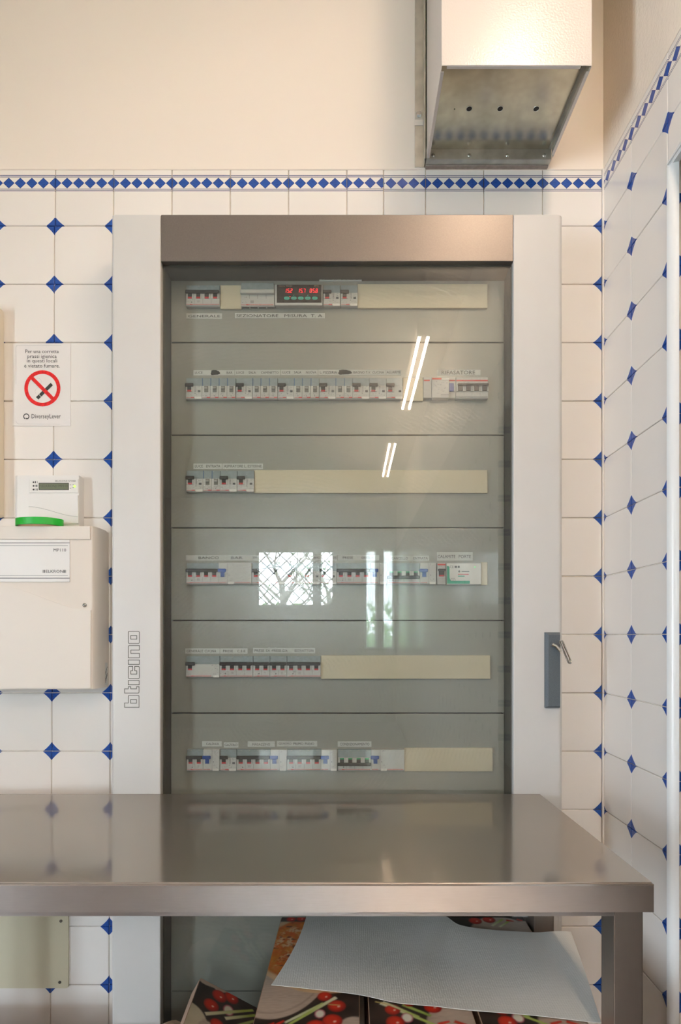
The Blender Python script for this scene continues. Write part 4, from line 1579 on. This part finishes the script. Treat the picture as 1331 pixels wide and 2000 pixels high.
for k in range(4):
    for s in (-1, 1):
        c_ = 88.5 - k * 1.5 if s < 0 else 125.8 + k * 1.3
        ww_ = .5 - k * .09
        rect(bm, X(c_ - ww_, DX), X(c_ + ww_, DX), Z(1118.8, DX), Z(1113.3, DX), yy)
part('lettering', bm, M_ink, npl)
bm = bm_new()
bmesh.ops.create_uvsphere(bm, u_segments=14, v_segments=8, radius=.0052, matrix=Matrix.Translation((X(165.5, DX), ay - .0005, Z(1182, DX))) @ Matrix.Diagonal((1, .6, 1, 1)))
sc = part('screw', bm, M_screw, al, smooth=True)
bm = bm_new(); box(bm, X(165.5, DX) - .0034, X(165.5, DX) + .0034, ay - .0040, ay - .0034, Z(1182, DX) - .0005, Z(1182, DX) + .0005); part('slot', bm, M_dark, sc)
bm = bm_new()
xs2 = ax1 + .0003
box(bm, xs2, xs2 + .0003, -.022, -.008, Z(1337, 1.45), Z(1294, 1.45)); stk = part('rating_sticker', bm, pmat('sticker', (.62, .62, .6), .5), al)
bm = bm_new()
for k in range(8):
    box(bm, xs2 + .0003, xs2 + .0005, -.021 + (k % 4) * .0028, -.0195 + (k % 4) * .0028, Z(1333 - k * 4, 1.45), Z(1323 - k * 3, 1.45))
part('lettering', bm, M_ink, stk)

# ------------------------------------------------------------------ alarm keypad
DKp = 1.433
ky = Yd(DKp)
kp = thing('alarm_keypad', 'small white alarm keypad with grey display above the cream control box', 'keypad', (X(90, DKp), 0, az1))
bm = bm_new()
kz1, kz0 = Z(928, DKp), az1 + .0005
kx0, kx1 = X(26, DKp), X(154.5, DKp)
pts = [(kx0, 0), (kx0, ky + .012)] + [(kx0 + .012 * (1 - math.cos(q)), ky + .012 * (1 - math.sin(q))) for q in [i * PI / 2 / 5 for i in range(1, 6)]] + [(kx1, ky), (X(163, 1.457), -.002), (X(163, 1.457), 0)]
prism(bm, pts, 'z', kz0, kz1)
bmesh.ops.bevel(bm, geom=[e for e in bm.edges if e.verts[0].co.z > kz1 - 1e-4 and e.verts[1].co.z > kz1 - 1e-4], offset=.002, segments=2, affect='EDGES')
part('housing', bm, M_alarmw, kp, smooth=True)
bm = bm_new(); box(bm, X(58, DKp), X(153.5, DKp), ky - .0018, ky, Z(963, DKp), Z(936, DKp), .0005)
dpn = part('display_panel', bm, M_alarmw, kp)
bm = bm_new(); box(bm, X(76.5, DKp), X(135.2, DKp), ky - .0022, ky - .0017, Z(957.3, DKp), Z(943.6, DKp)); part('bezel', bm, M_ink, dpn)
bm = bm_new(); box(bm, X(77.7, DKp), X(134.2, DKp), ky - .0025, ky - .0021, Z(956.3, DKp), Z(945, DKp)); part('lcd_screen', bm, pmat('lcd_green', (.16, .18, .12), .25), dpn)
bm = bm_new(); text(bm, '!(ELKRON)! MP110', X(80, DKp), X(133.5, DKp), Z(953.8, DKp), Z(947.2, DKp), ky - .0027); part('screen_text', bm, pmat('lcd_ink', (.05, .06, .04), .4), dpn)
bm = bm_new()
text(bm, 'ELKRON', X(111, DKp), X(129, DKp), Z(941.3, DKp), Z(938.3, DKp), ky - .002)
for a in (108.2, 109.6, 130.2, 131.6):
    rect(bm, X(a, DKp), X(a + .6, DKp), Z(941.3, DKp), Z(938.3, DKp), ky - .002)
text(bm, 'KP100D', X(134.5, DKp), X(149, DKp), Z(941.3, DKp), Z(938.3, DKp), ky - .002)
for k in range(3):
    zc = 942.3 + k * 7.1
    cyl(bm, (X(66.3, DKp), ky - .0019, Z(zc, DKp)), .0022, (0, 1, 0), .0003, 10)
    for a, b in ((69.2, 70), (73.4, 74.2)):
        rect(bm, X(a, DKp), X(b, DKp), Z(zc + 2, DKp), Z(zc - 2, DKp), ky - .002)
    rect(bm, X(69.2 + k * 1.6, DKp), X(71 + k * 1.6, DKp), Z(zc + 2, DKp), Z(zc - 2, DKp), ky - .002)
for a, zc in ((138.5, 947.5), (144, 947), (138.5, 953.8), (144, 953)):
    rect(bm, X(a - 1.6, DKp), X(a + 1.6, DKp), Z(zc + .4, DKp), Z(zc - .4, DKp), ky - .002)
part('lettering', bm, M_ink, dpn)
bm = bm_new(); cyl(bm, (X(146.5, DKp), ky - .0022, Z(950.3, DKp)), .0031, (0, 1, 0), .0012, 14); part('green_led', bm, emat('lime_led', (.45, 1, .12), 1.3), dpn)
bm = bm_new()
pts = [(X(57, DKp), Z(967.5, DKp)), (X(153, DKp), Z(967.5, DKp)), (X(154, DKp), Z(1023, DKp)), (X(57, DKp), Z(1023, DKp))]
prism(bm, pts, 'y', ky - .0025, ky - .0001)
fp = part('flap', bm, M_alarmw, kp)
bm = bm_new()
cv = []
for i in range(17):
    q = i / 16; s = q * q * (3 - 2 * q)
    cv.append((X(57 + 96 * q, DKp), ky - .0026, Z(990 + 19 * s, DKp)))
tube(bm, cv, .0005, 4)
part('curved_line', bm, pmat('crease_grey', (.42, .42, .40), .6), fp)

# ------------------------------------------------------------------ roll of green tape
dt = 1.372
tr = thing('tape_roll', 'flat ring of bright green tape lying on the cream control box', 'tape', (X(64, dt), Yd(1.418), az1))
bm = bm_new()
ro = (X(111, dt) - X(19, dt)) / 2
cx_, cy_ = X(64.5, dt), -.0585
# a soft oval ring, partly overhanging the front edge of the box
N = 40
prof = [(1.0, 0), (1.0, .0168), (.90, .0168), (.90, 0)]
rings = []
for i in range(N):
    a = 2 * PI * i / N
    rx, ry = ro * math.cos(a), .034 * math.sin(a)
    wob = .0010 * math.sin(a * 2 + .6)
    rings.append([bm.verts.new((cx_ + rx * k, cy_ + ry * k, az1 + .0012 + abs(wob) * .5 + z)) for k, z in prof])
for i in range(N):
    A, B = rings[i], rings[(i + 1) % N]
    for k in range(4):
        bm.faces.new((A[k], B[k], B[(k + 1) % 4], A[(k + 1) % 4]))
bmesh.ops.recalc_face_normals(bm, faces=bm.faces)
part('ring', bm, pmat('green_tape', (.008, .42, .03), .4), tr, smooth=True)
bm = bm_new()
N = 32
rings = []
for i in range(N):
    a = 2 * PI * i / N
    rings.append([bm.verts.new((cx_ + ro * .88 * math.cos(a) * k, cy_ + .034 * .88 * math.sin(a) * k, az1 + z)) for k, z in ((1, .0008), (1, .0165), (.93, .0165), (.93, .0008))])
for i in range(N):
    A, B = rings[i], rings[(i + 1) % N]
    for k in range(4):
        bm.faces.new((A[k], B[k], B[(k + 1) % 4], A[(k + 1) % 4]))
bmesh.ops.recalc_face_normals(bm, faces=bm.faces)
part('core', bm, pmat('card_core', (.50, .40, .27), .8), tr, smooth=True)

# ------------------------------------------------------------------ cream cover plate low on the wall
cp = thing('cover_plate', 'cream rectangular cover plate screwed low on the wall under the table', 'cover plate', (-.84, -.001, .3226))
pts = []
px0, px1, pz0, pz1, rr_ = -.965, X(133.5, 1.456), Z(1930, 1.456), Z(1787, 1.456), .006
for cx_, cz_, s0 in ((px1 - rr_, pz1 - rr_, 0), (px0 + rr_, pz1 - rr_, 1), (px0 + rr_, pz0 + rr_, 2), (px1 - rr_, pz0 + rr_, 3)):
    for i in range(6):
        a = (s0 + i / 5) * PI / 2
        pts.append((cx_ + rr_ * math.cos(a), cz_ + rr_ * math.sin(a)))
bm = bm_new(); prism(bm, pts, 'y', -.0045, -.0002)
part('plate', bm, pmat('plate_cream', (.66, .615, .46), .4), cp)
for sx_, sy_ in ((119, 1799), (116.8, 1918.5)):
    for mir in (0, 1):
        xx = X(sx_, 1.455)
        if mir:
            xx = px0 + (px1 - xx)
        bm = bm_new(); cyl(bm, (xx, -.005, Z(sy_, 1.455)), .0038, (0, 1, 0), .0015, 14); part('screw', bm, pmat('screw_dark', (.14, .13, .11), .35, metal=.8), cp)

# ------------------------------------------------------------------ steel table
tz = .847
tb = thing('steel_table', 'stainless steel work table pushed against the cabinet front', 'table', (-.4, -.5, 0))
d0, d1_ = .857, 1.3385
y0, y1 = Yd(d0), Yd(d1_)
tx0 = -1.25
xr_f, xr_b = X(1278, d0), X(1056, d1_)
bm = bm_new()
tp, ap = .0025, .0445
prism(bm, [(tx0, y0), (xr_f, y0), (xr_b, y1), (tx0, y1)], 'z', tz - .005, tz)
bmesh.ops.bevel(bm, geom=[e for e in bm.edges if all(v.co.z > tz - 1e-4 for v in e.verts)], offset=.0022, segments=3, affect='EDGES')
part('tabletop', bm, M_top, tb, smooth=True)
bm = bm_new()
prism(bm, [(tx0, y0), (xr_f, y0), (xr_f, y0 + .012), (tx0, y0 + .012)], 'z', tz - ap, tz - .0051)
brush_uv(part('front_apron', bm, M_apron, tb))
bm = bm_new()
prism(bm, [(xr_f - .010, y0 + .0125), (xr_f - .0002, y0 + .0125), (xr_b - .0002, y1), (xr_b - .010, y1)], 'z', tz - ap, tz - .0051)
part('side_apron', bm, M_leg, tb)
lx1 = X(1257, .888); lx0 = X(1200, .888)
lyf = Yd(.888)
lw2 = lx1 - lx0
legs = [(lx0, lx1, lyf, lyf + .0455), (X(1083, 1.275) - .0455, X(1083, 1.275), Yd(1.275), Yd(1.275) + .0455), (tx0 + .015, tx0 + .06, lyf, lyf + .0455), (tx0 + .015, tx0 + .06, Yd(1.275), Yd(1.275) + .0455)]
for a, b, c_, d_ in legs:
    bm = bm_new(); box(bm, a, b, c_, d_, .02, tz - ap - .0003, .0015, 2); lg = part('leg', bm, M_leg, tb)
    bm = bm_new(); cyl(bm, ((a + b) / 2, (c_ + d_) / 2, .01), .018, (0, 0, 1), .02, 16); part('foot', bm, M_black, lg)
rz1 = tz - ap - .0003
rz0 = Z(1790, .885)
bm = bm_new(); box(bm, tx0 + .0605, lx0 - .0005, Yd(.885), Yd(.885) + .03, rz0, rz1, .001); brush_uv(part('front_rail', bm, M_apron, tb))
bm = bm_new(); box(bm, tx0 + .0605, legs[1][0] - .0005, Yd(1.295), Yd(1.295) + .02, rz0 + .004, rz1, .001); part('back_rail', bm, M_leg, tb)
bm = bm_new(); box(bm, lx0 + .006, lx1 - .006, lyf + .046, Yd(1.275) - .0005, rz0 + .006, rz1, .001); part('side_rail', bm, M_leg, tb)
SHZ = .31
bm = bm_new(); box(bm, tx0 + .0605, lx0 - .0005, Yd(.916), Yd(1.318), SHZ - .03, SHZ, .002); part('under_shelf', bm, M_leg, tb)

# ------------------------------------------------------------------ pizza boxes under the table
WB, LB = 155.0, 360.0       # units the lid print is drawn in
KB = 1.16
NU, NV = 96, 220
rng = np.random.default_rng(4)


def vnoise(u, v, sc, seed):
    """smooth value noise"""
    r2 = np.random.default_rng(seed)
    g = r2.random((64, 64))
    a, b = u * sc, v * sc
    i, j = np.floor(a).astype(int), np.floor(b).astype(int)
    fa, fb = a - i, b - j
    fa, fb = fa * fa * (3 - 2 * fa), fb * fb * (3 - 2 * fb)
    G = lambda p, q: g[p % 64, q % 64]
    return (G(i, j) * (1 - fa) + G(i + 1, j) * fa) * (1 - fb) + (G(i, j + 1) * (1 - fa) + G(i + 1, j + 1) * fa) * fb


def lerp(img, m, col):
    return img * (1 - m[..., None]) + np.asarray(col, float)[None, None, :] * m[..., None] if not isinstance(col, np.ndarray) or col.ndim == 1 else img * (1 - m[..., None]) + col * m[..., None]


def sm(x, e=.8):
    return np.clip(.5 - x / (2 * e), 0, 1)


def wood(a, b):
    g = .5 * vnoise(a, b, .025, 5) + .5 * vnoise(a * .12, b, 1.1, 6)
    return np.stack([.40 + .20 * g, .31 + .17 * g, .24 + .14 * g], -1)


def tomato(img, a, b, ca, cb, r):
    dd = np.hypot(a - ca, b - cb) - r
    img = lerp(img, sm(dd + .4, 1.2), np.array([.28, .012, .008]))
    img = lerp(img, sm(np.hypot(a - ca + r * .1, b - cb - r * .12) - r * .75, 3.5), np.array([.60, .035, .012]))
    img = lerp(img, sm(np.hypot(a - ca - r * .2, b - cb + r * .05) - r * .13, 1.0), np.array([.9, .62, .5]))
    return img


def stalk(img, a, b, p, q, wd, tip=(.45, .55, .12), body_=(.78, .74, .55)):
    p, q = np.array(p, float), np.array(q, float)
    L = np.linalg.norm(q - p)
    d_ = (q - p) / L
    s = (a - p[0]) * d_[0] + (b - p[1]) * d_[1]
    t_ = (a - p[0]) * -d_[1] + (b - p[1]) * d_[0]
    m = sm(np.maximum(np.abs(t_) - wd * (1 - .35 * np.clip(s / L, 0, 1)), np.maximum(-s, s - L)), .9)
    f = np.clip(s / L * 1.25, 0, 1)[..., None]
    e = np.clip(np.abs(t_) / wd, 0, 1)[..., None]
    col = (np.array(body_) * (1 - f) + np.array(tip) * f) * (1 - .45 * e ** 3)
    return img * (1 - m[..., None]) + col * m[..., None]


def onion(img, a, b, ca, cb, r):
    dd = np.hypot((a - ca), (b - cb) * .8) - r
    img = lerp(img, sm(dd, 1), np.array([.45, .10, .14]))
    return lerp(img, sm(dd + r * .22, 1.4), np.array([.80, .76, .62]))


def chilli(img, a, b, pts):
    for p in pts:
        img = stalk(img, a, b, p[:2], p[2:], 3.2, (.55, .03, .015), (.62, .05, .02))
    return img


def lid_print(kind, lb):
    a, b = np.meshgrid(np.linspace(0, WB, NU), np.linspace(LB - lb, LB, NV), indexing='ij')
    n1 = vnoise(a, b, .05, 1); n2 = vnoise(a, b, .16, 2); n3 = vnoise(a, b, .35, 3)
    img = np.zeros(a.shape + (3,)) + np.array([.035, .022, .016]) * (.6 + .8 * n1[..., None])
    W = wood(a, b)
    if kind == 0:
        m = sm(np.sqrt(((a - 20) / 100) ** 2 + ((b - 250) / 195) ** 2) - 1, .008)
        m = np.maximum(m, sm(np.hypot(a - 148, b - 40) - 22, 2))
        img = lerp(img, m, W)
        ring = sm(np.abs(np.sqrt(((a - 20) / 100) ** 2 + ((b - 250) / 195) ** 2) - .93) - .012, .01)
        img = lerp(img, ring * .5, np.array([.26, .19, .14]))
        r = np.hypot(a - 102, b - 250) + 4 * (n1 - .5)
        img = lerp(img, sm(r - 133, 1.2), np.stack([.58 + .2 * n1, .40 + .15 * n1, .22 + .1 * n1], -1))
        sauce = np.stack([.50 + .16 * n2, .10 + .10 * n3, .015 + .01 * n2], -1)
        img = lerp(img, sm(r - 122, 3), sauce)
        chz = np.clip((vnoise(a, b, .11, 8) * .6 + n3 * .4 - .48) * 5, 0, 1) * sm(r - 112, 6) * np.clip((vnoise(a, b, .03, 12) - .28) * 3, 0, 1)
        img = lerp(img, chz * .85, np.array([.74, .56, .33]))
        orng = np.clip((vnoise(a, b, .07, 9) - .5) * 4, 0, 1) * sm(r - 112, 6)
        img = lerp(img, orng * .6, np.array([.66, .27, .03]))
        brn = np.clip((vnoise(a, b, .13, 10) - .74) * 8, 0, 1) * sm(r - 118, 4)
        img = lerp(img, brn * .9, np.array([.10, .03, .012]))
        img = stalk(img, a, b, (119, 107), (52, 44), 3.6)
        img = stalk(img, a, b, (100, 92), (46, 48), 3.4, (.70, .72, .50), (.50, .58, .16))
        img = onion(img, a, b, 96, 68, 8)
        for c in ((101, 109, 11.5), (121, 86, 14), (116, 52, 15), (92, 38, 16)):
            img = tomato(img, a, b, *c)
        img = stalk(img, a, b, (108, 90), (126, 88), 1.0, (.75, .6, .2), (.75, .6, .2))
        img = stalk(img, a, b, (119, 107), (70, 62), 3.2)
        img = chilli(img, a, b, [(28, 38, 44, 52), (10, 36, 30, 46), (20, 26, 40, 30)])
        hi = sm(342 - b, 3)
        img = lerp(img, hi, np.array([.05, .03, .02]))
        img = tomato(img, a, b, 20, 352, 9); img = tomato(img, a, b, 40, 354, 9)
        img = stalk(img, a, b, (60, 350), (90, 358), 4)
    elif kind == 1:
        m = sm(np.hypot(a - 128, (b - 40) * .9) - 46 + 3 * n1, 2)
        m = np.maximum(m, sm(np.hypot(a - 100, (b - 230) * .6) - 80, 2))
        img = lerp(img, m, W)
        img = stalk(img, a, b, (18, 92), (96, 42), 3.6)
        img = stalk(img, a, b, (52, 88), (92, 62), 3.4, (.30, .42, .08), (.40, .50, .14))
        img = onion(img, a, b, 56, 58, 9)
        for c in ((36, 76, 12), (38, 48, 14), (98, 82, 14), (62, 92, 9), (20, 26, 14)):
            img = tomato(img, a, b, *c)
        img = stalk(img, a, b, (22, 95), (74, 60), 2.6)
        img = chilli(img, a, b, [(100, 44, 118, 50), (112, 36, 138, 44), (125, 50, 146, 40)])
        img = stalk(img, a, b, (10, 95), (34, 88), 1.2, (.75, .6, .2), (.75, .6, .2))
        # far end: the same motif again
        img = tomato(img, a, b, 56, 345, 13); img = tomato(img, a, b, 84, 350, 13)
        img = stalk(img, a, b, (84, 326), (112, 352), 3.6, (.42, .52, .12))
        img = stalk(img, a, b, (98, 322), (122, 344), 3.4, (.42, .52, .12))
        img = chilli(img, a, b, [(118, 348, 132, 344), (140, 352, 150, 346)])
        img = lerp(img, sm(np.hypot(a - 150, (b - 312) * .8) - 26, 2), W)
    else:
        v = LB - b
        m = sm(np.hypot(a + 4, v - 118) - 44, 1.5)
        img = lerp(img, m, np.stack([.56 + .1 * n1, .50 + .1 * n1, .34 + .1 * n1], -1))
        img = lerp(img, sm(v - 12 + 5 * n2 + np.clip(a - 45, 0, 60) * .5, 1.5), W)
        img = lerp(img, sm(np.hypot(a - 120, v - 110) - 40, 2), W)
        img = lerp(img, sm(np.hypot(a - 40, v - 115) - 16 - 5 * n2, 2), W)
        for c in ((70, 10, 15), (46, 22, 15.5), (36, 56, 15.5), (57, 95, 14)):
            img = tomato(img, a, b, c[0], LB - c[1], c[2])
        img = onion(img, a, b, 70, LB - 46, 11)
        img = stalk(img, a, b, (30, LB - 84), (118, LB - 12), 4.2)
        img = stalk(img, a, b, (68, LB - 70), (124, LB - 22), 4, (.38, .5, .1))
        img = stalk(img, a, b, (80, LB - 88), (124, LB - 38), 4.2, (.42, .5, .16), (.42, .52, .18))
    return np.clip(img, 0, 1)


tnt = NT('printed_card')
at = tnt.n('ShaderNodeVertexColor', layer_name='print')
tnt.link(at.outputs[0], tnt.b.inputs['Base Color'])
tnt.b.inputs['Roughness'].default_value = .42
tnt.bump(tnt.noise(tnt.coord('Object', (1, 40, 1)), 8, 3), .06, .001)
M_print = tnt.m
M_card = pmat('raw_card', (.40, .27, .19), .7, noise=.12, nscale=30, stretch=(1, 1, 20))
M_cardw = pmat('card_side', (.46, .35, .28), .6, noise=.18, nscale=12, stretch=(1, 8, 1))


def lid_mesh(kind):
    lb = 276.0 if kind == 2 else LB      # the tipped box is a shorter one
    img = lid_print(kind, lb)
    us = np.linspace(0, WB / 1000 * KB, NU); vs = np.linspace(0, lb / 1000 * KB, NV)
    V = np.zeros((NU * NV, 3))
    V[:, 0] = np.repeat(us, NV); V[:, 1] = np.tile(vs, NU)
    i, j = np.meshgrid(np.arange(NU - 1), np.arange(NV - 1), indexing='ij')
    q = (i * NV + j).ravel()
    Fc = np.stack([q, q + NV, q + NV + 1, q + 1], 1)
    me = bpy.data.meshes.new('printed_lid')
    me.from_pydata(V.tolist(), [], Fc.tolist())
    ca = me.color_attributes.new('print', 'FLOAT_COLOR', 'POINT')
    col = np.ones((NU * NV, 4), dtype=np.float32)
    col[:, :3] = img.reshape(-1, 3)
    ca.data.foreach_set('color', col.ravel())
    me.materials.append(M_print)
    return me


LIDS = [lid_mesh(k) for k in range(3)]
W_, L_, HB = WB / 1000 * KB, LB / 1000 * KB, .05


def pizza_box(loc, kind, label, hgt=HB, rot=(0, 0, 0), group='pizza boxes stacked under the table', L_=L_):
    r = thing('pizza_box', label, 'box', loc, group)
    r.rotation_euler = rot
    bm = bm_new()
    box(bm, .001, W_ - .001, .001, L_ - .001, 0, hgt - .003)
    part('tray', bm, M_cardw, r, origin=True)
    bm = bm_new()
    box(bm, 0, W_, 0, L_, hgt - .0028, hgt - .0004)
    for xx in (-.0012, W_ - .0002):
        box(bm, xx, xx + .0014, .004, L_ - .002, hgt * .25, hgt - .0012)
    part('lid', bm, M_card, r, origin=True)
    if kind is not None:
        o = bpy.data.objects.new('printed_picture', LIDS[kind])
        C.objects.link(o)
        o.parent = r
        o.location = (0, 0, hgt - .0002)
    for yy in (.03, L_ - .015):
        bm = bm_new(); cyl(bm, (W_ + .0012, yy, hgt * .8), .005, (1, 0, 0), .0022, 14)
        part('lid_tab', bm, M_card, r, origin=True)
    return r


db_ = .9686
stacks = [(X(495, db_), 'left', 0, -.012), (X(722, db_) + .001, 'middle', 1, 0), (X(942, db_) + .001, 'right', 1, 0)]
names = ['bottom', 'second from bottom', 'middle', 'second from top']
HS = (.559 - .0012 - SHZ) / 5
for xx, nm, kind, rz in stacks:
    for k in range(5):
        top = k == 4
        if top:
            lab = {'left': 'top pizza box of the left stack, printed with a whole pizza and tomatoes',
                   'middle': 'top pizza box of the middle stack, tomatoes showing below the paper sheet',
                   'right': 'top pizza box of the right stack, ends showing at both edges of the paper'}[nm]
        else:
            lab = '%s pizza box in the %s stack under the steel table' % (names[k], nm)
        jx, jr = (0, 0) if top else (random.uniform(-.002, .002), random.uniform(-.004, .004))
        pizza_box((xx + jx, Yd(.916), SHZ + .0008 + k * HS + .0001 * k), kind if top else None, lab, HS - .0003, (0, 0, rz + jr))
# tilted box at the left
A_ = Vector((X(395, 1.282), Yd(1.282), Z(1911, 1.282)))
rot = Matrix.Rotation(math.radians(29.5), 3, 'Y')
yaw = Matrix.Rotation(math.radians(2.5), 3, 'Z')
R_ = yaw @ rot
hgt = .053
L2 = .276 * KB
loc = A_ - R_ @ Vector((.003, L2, hgt))
pb = pizza_box(loc, 2, 'pizza box tipped on its side edge at the left, tomatoes and leeks on the lid', hgt, R_.to_euler(), L_=L2)
# crumpled paper bag
bag = thing('paper_bag', 'crumpled white and orange paper bag by the tipped pizza box', 'bag', (-.392, -.277, SHZ))
bm = bm_new()
bmesh.ops.create_icosphere(bm, subdivisions=3, radius=1.0)
rb = random.Random(12)
dirs = [Vector((rb.gauss(0, 1), rb.gauss(0, 1), rb.gauss(0, 1))).normalized() for _ in range(26)]
for v in bm.verts:
    n_ = v.co.normalized()
    k = 1 - .22 * max(max(0, n_.dot(q) - .72) * 2.2 for q in dirs)
    v.co = Vector((n_.x * .060 * k, n_.y * .085 * k, n_.z * .048 * k)) + Vector((-.385, -.277, SHZ + .040))
    v.co.z = max(v.co.z, SHZ + .0005)
part('bag_body', bm, pmat('bag_paper', (.72, .55, .40), .6, noise=.35, nscale=22), bag)
bm = bm_new()
P0 = [(X(348, 1.253), -.213, .350), (X(364, 1.253), -.213, Z(1983, 1.247)), (X(376, 1.253), -.19, .354), (X(360, 1.253), -.23, .341)]
vs = [bm.verts.new(p) for p in P0]
bm.faces.new((vs[0], vs[3], vs[1])); bm.faces.new((vs[1], vs[3], vs[2])); bm.faces.new((vs[0], vs[1], vs[2])); bm.faces.new((vs[0], vs[2], vs[3]))
part('bag_top', bm, pmat('bag_white', (.78, .75, .71), .6), bag)

# ------------------------------------------------------------------ paper sheet over the boxes
zs_ = .5635
bot = [(530, 1925), (600, 1933), (700, 1945), (775, 1960), (850, 1966), (925, 1974), (1050, 1985), (1175, 2001)]
top = [(600, 1787), (690, 1787), (780, 1787), (862, 1790), (900, 1808), (960, 1817), (1040, 1822), (1116, 1824)]


def toXY(p):
    d_ = (CAMZ - zs_) * F / (p[1] - CY)
    return Vector((X(p[0], d_), Yd(d_)))


def curve(pts, q):
    x = q * (len(pts) - 1)
    i = min(int(x), len(pts) - 2)
    f = x - i
    p = [Vector(pts[max(0, i - 1)]), Vector(pts[i]), Vector(pts[i + 1]), Vector(pts[min(len(pts) - 1, i + 2)])]
    return .5 * ((2 * p[1]) + (p[2] - p[0]) * f + (2 * p[0] - 5 * p[1] + 4 * p[2] - p[3]) * f * f + (3 * p[1] - p[0] - 3 * p[2] + p[3]) * f ** 3)


bm = bm_new()
NX, NY = 60, 26
grid = []
botw, topw = [toXY(p) for p in bot], [toXY(p) for p in top]
yback = Yd(1.334)
for i in range(NX + 1):
    q = i / NX
    a, b = curve(botw, q), curve(topw, q)
    col = []
    for j in range(NY + 1):
        s = j / NY
        p = a * (1 - s) + b * s
        bow = math.sin(s * PI) * .010 * max(0, 1 - q * 5)
        x_, y_ = p.x + bow, min(p.y, yback)
        z_ = zs_ + .0035 * (math.sin(q * 7 + s * 2) * math.sin(s * PI * .9 + .3)) + .003 * math.exp(-((q - .43) / .05) ** 2) * s
        z_ += .006 * max(0, 1 - s * 6) ** 2 * (1 - .5 * q) * 0 + .0015
        over = max(0, x_ - .415)
        z_ += .004 * math.sin(over * 30)
        col.append(bm.verts.new((x_, y_, max(z_, .5612))))
    grid.append(col)
for i in range(NX):
    for j in range(NY):
        bm.faces.new((grid[i][j], grid[i + 1][j], grid[i + 1][j + 1], grid[i][j + 1]))
low = [[bm.verts.new(v.co - Vector((0, 0, .0007))) for v in col] for col in grid]
for i in range(NX):
    for j in range(NY):
        bm.faces.new((low[i][j], low[i][j + 1], low[i + 1][j + 1], low[i + 1][j]))
rim = [(i, 0) for i in range(NX)] + [(NX, j) for j in range(NY)] + [(i, NY) for i in range(NX, 0, -1)] + [(0, j) for j in range(NY, 0, -1)]
for (i, j), (k, l) in zip(rim, rim[1:] + rim[:1]):
    bm.faces.new((grid[i][j], low[i][j], low[k][l], grid[k][l]))
bmesh.ops.recalc_face_normals(bm, faces=bm.faces)
tnt = NT('embossed_paper')
tnt.b.inputs['Base Color'].default_value = (.76, .765, .73, 1)
tnt.b.inputs['Roughness'].default_value = .8
vor = tnt.n('ShaderNodeTexVoronoi'); vor.inputs['Scale'].default_value = 230; vor.inputs['Randomness'].default_value = .25
tnt.link(tnt.coord('Object'), vor.inputs['Vector'])
tnt.bump(vor.outputs['Distance'], .35, .0012)
ps = thing('paper_sheet', 'large sheet of white embossed table paper lying over the pizza boxes', 'paper', (.1, -.35, .5605))
part('sheet', bm, tnt.m, ps, smooth=True)
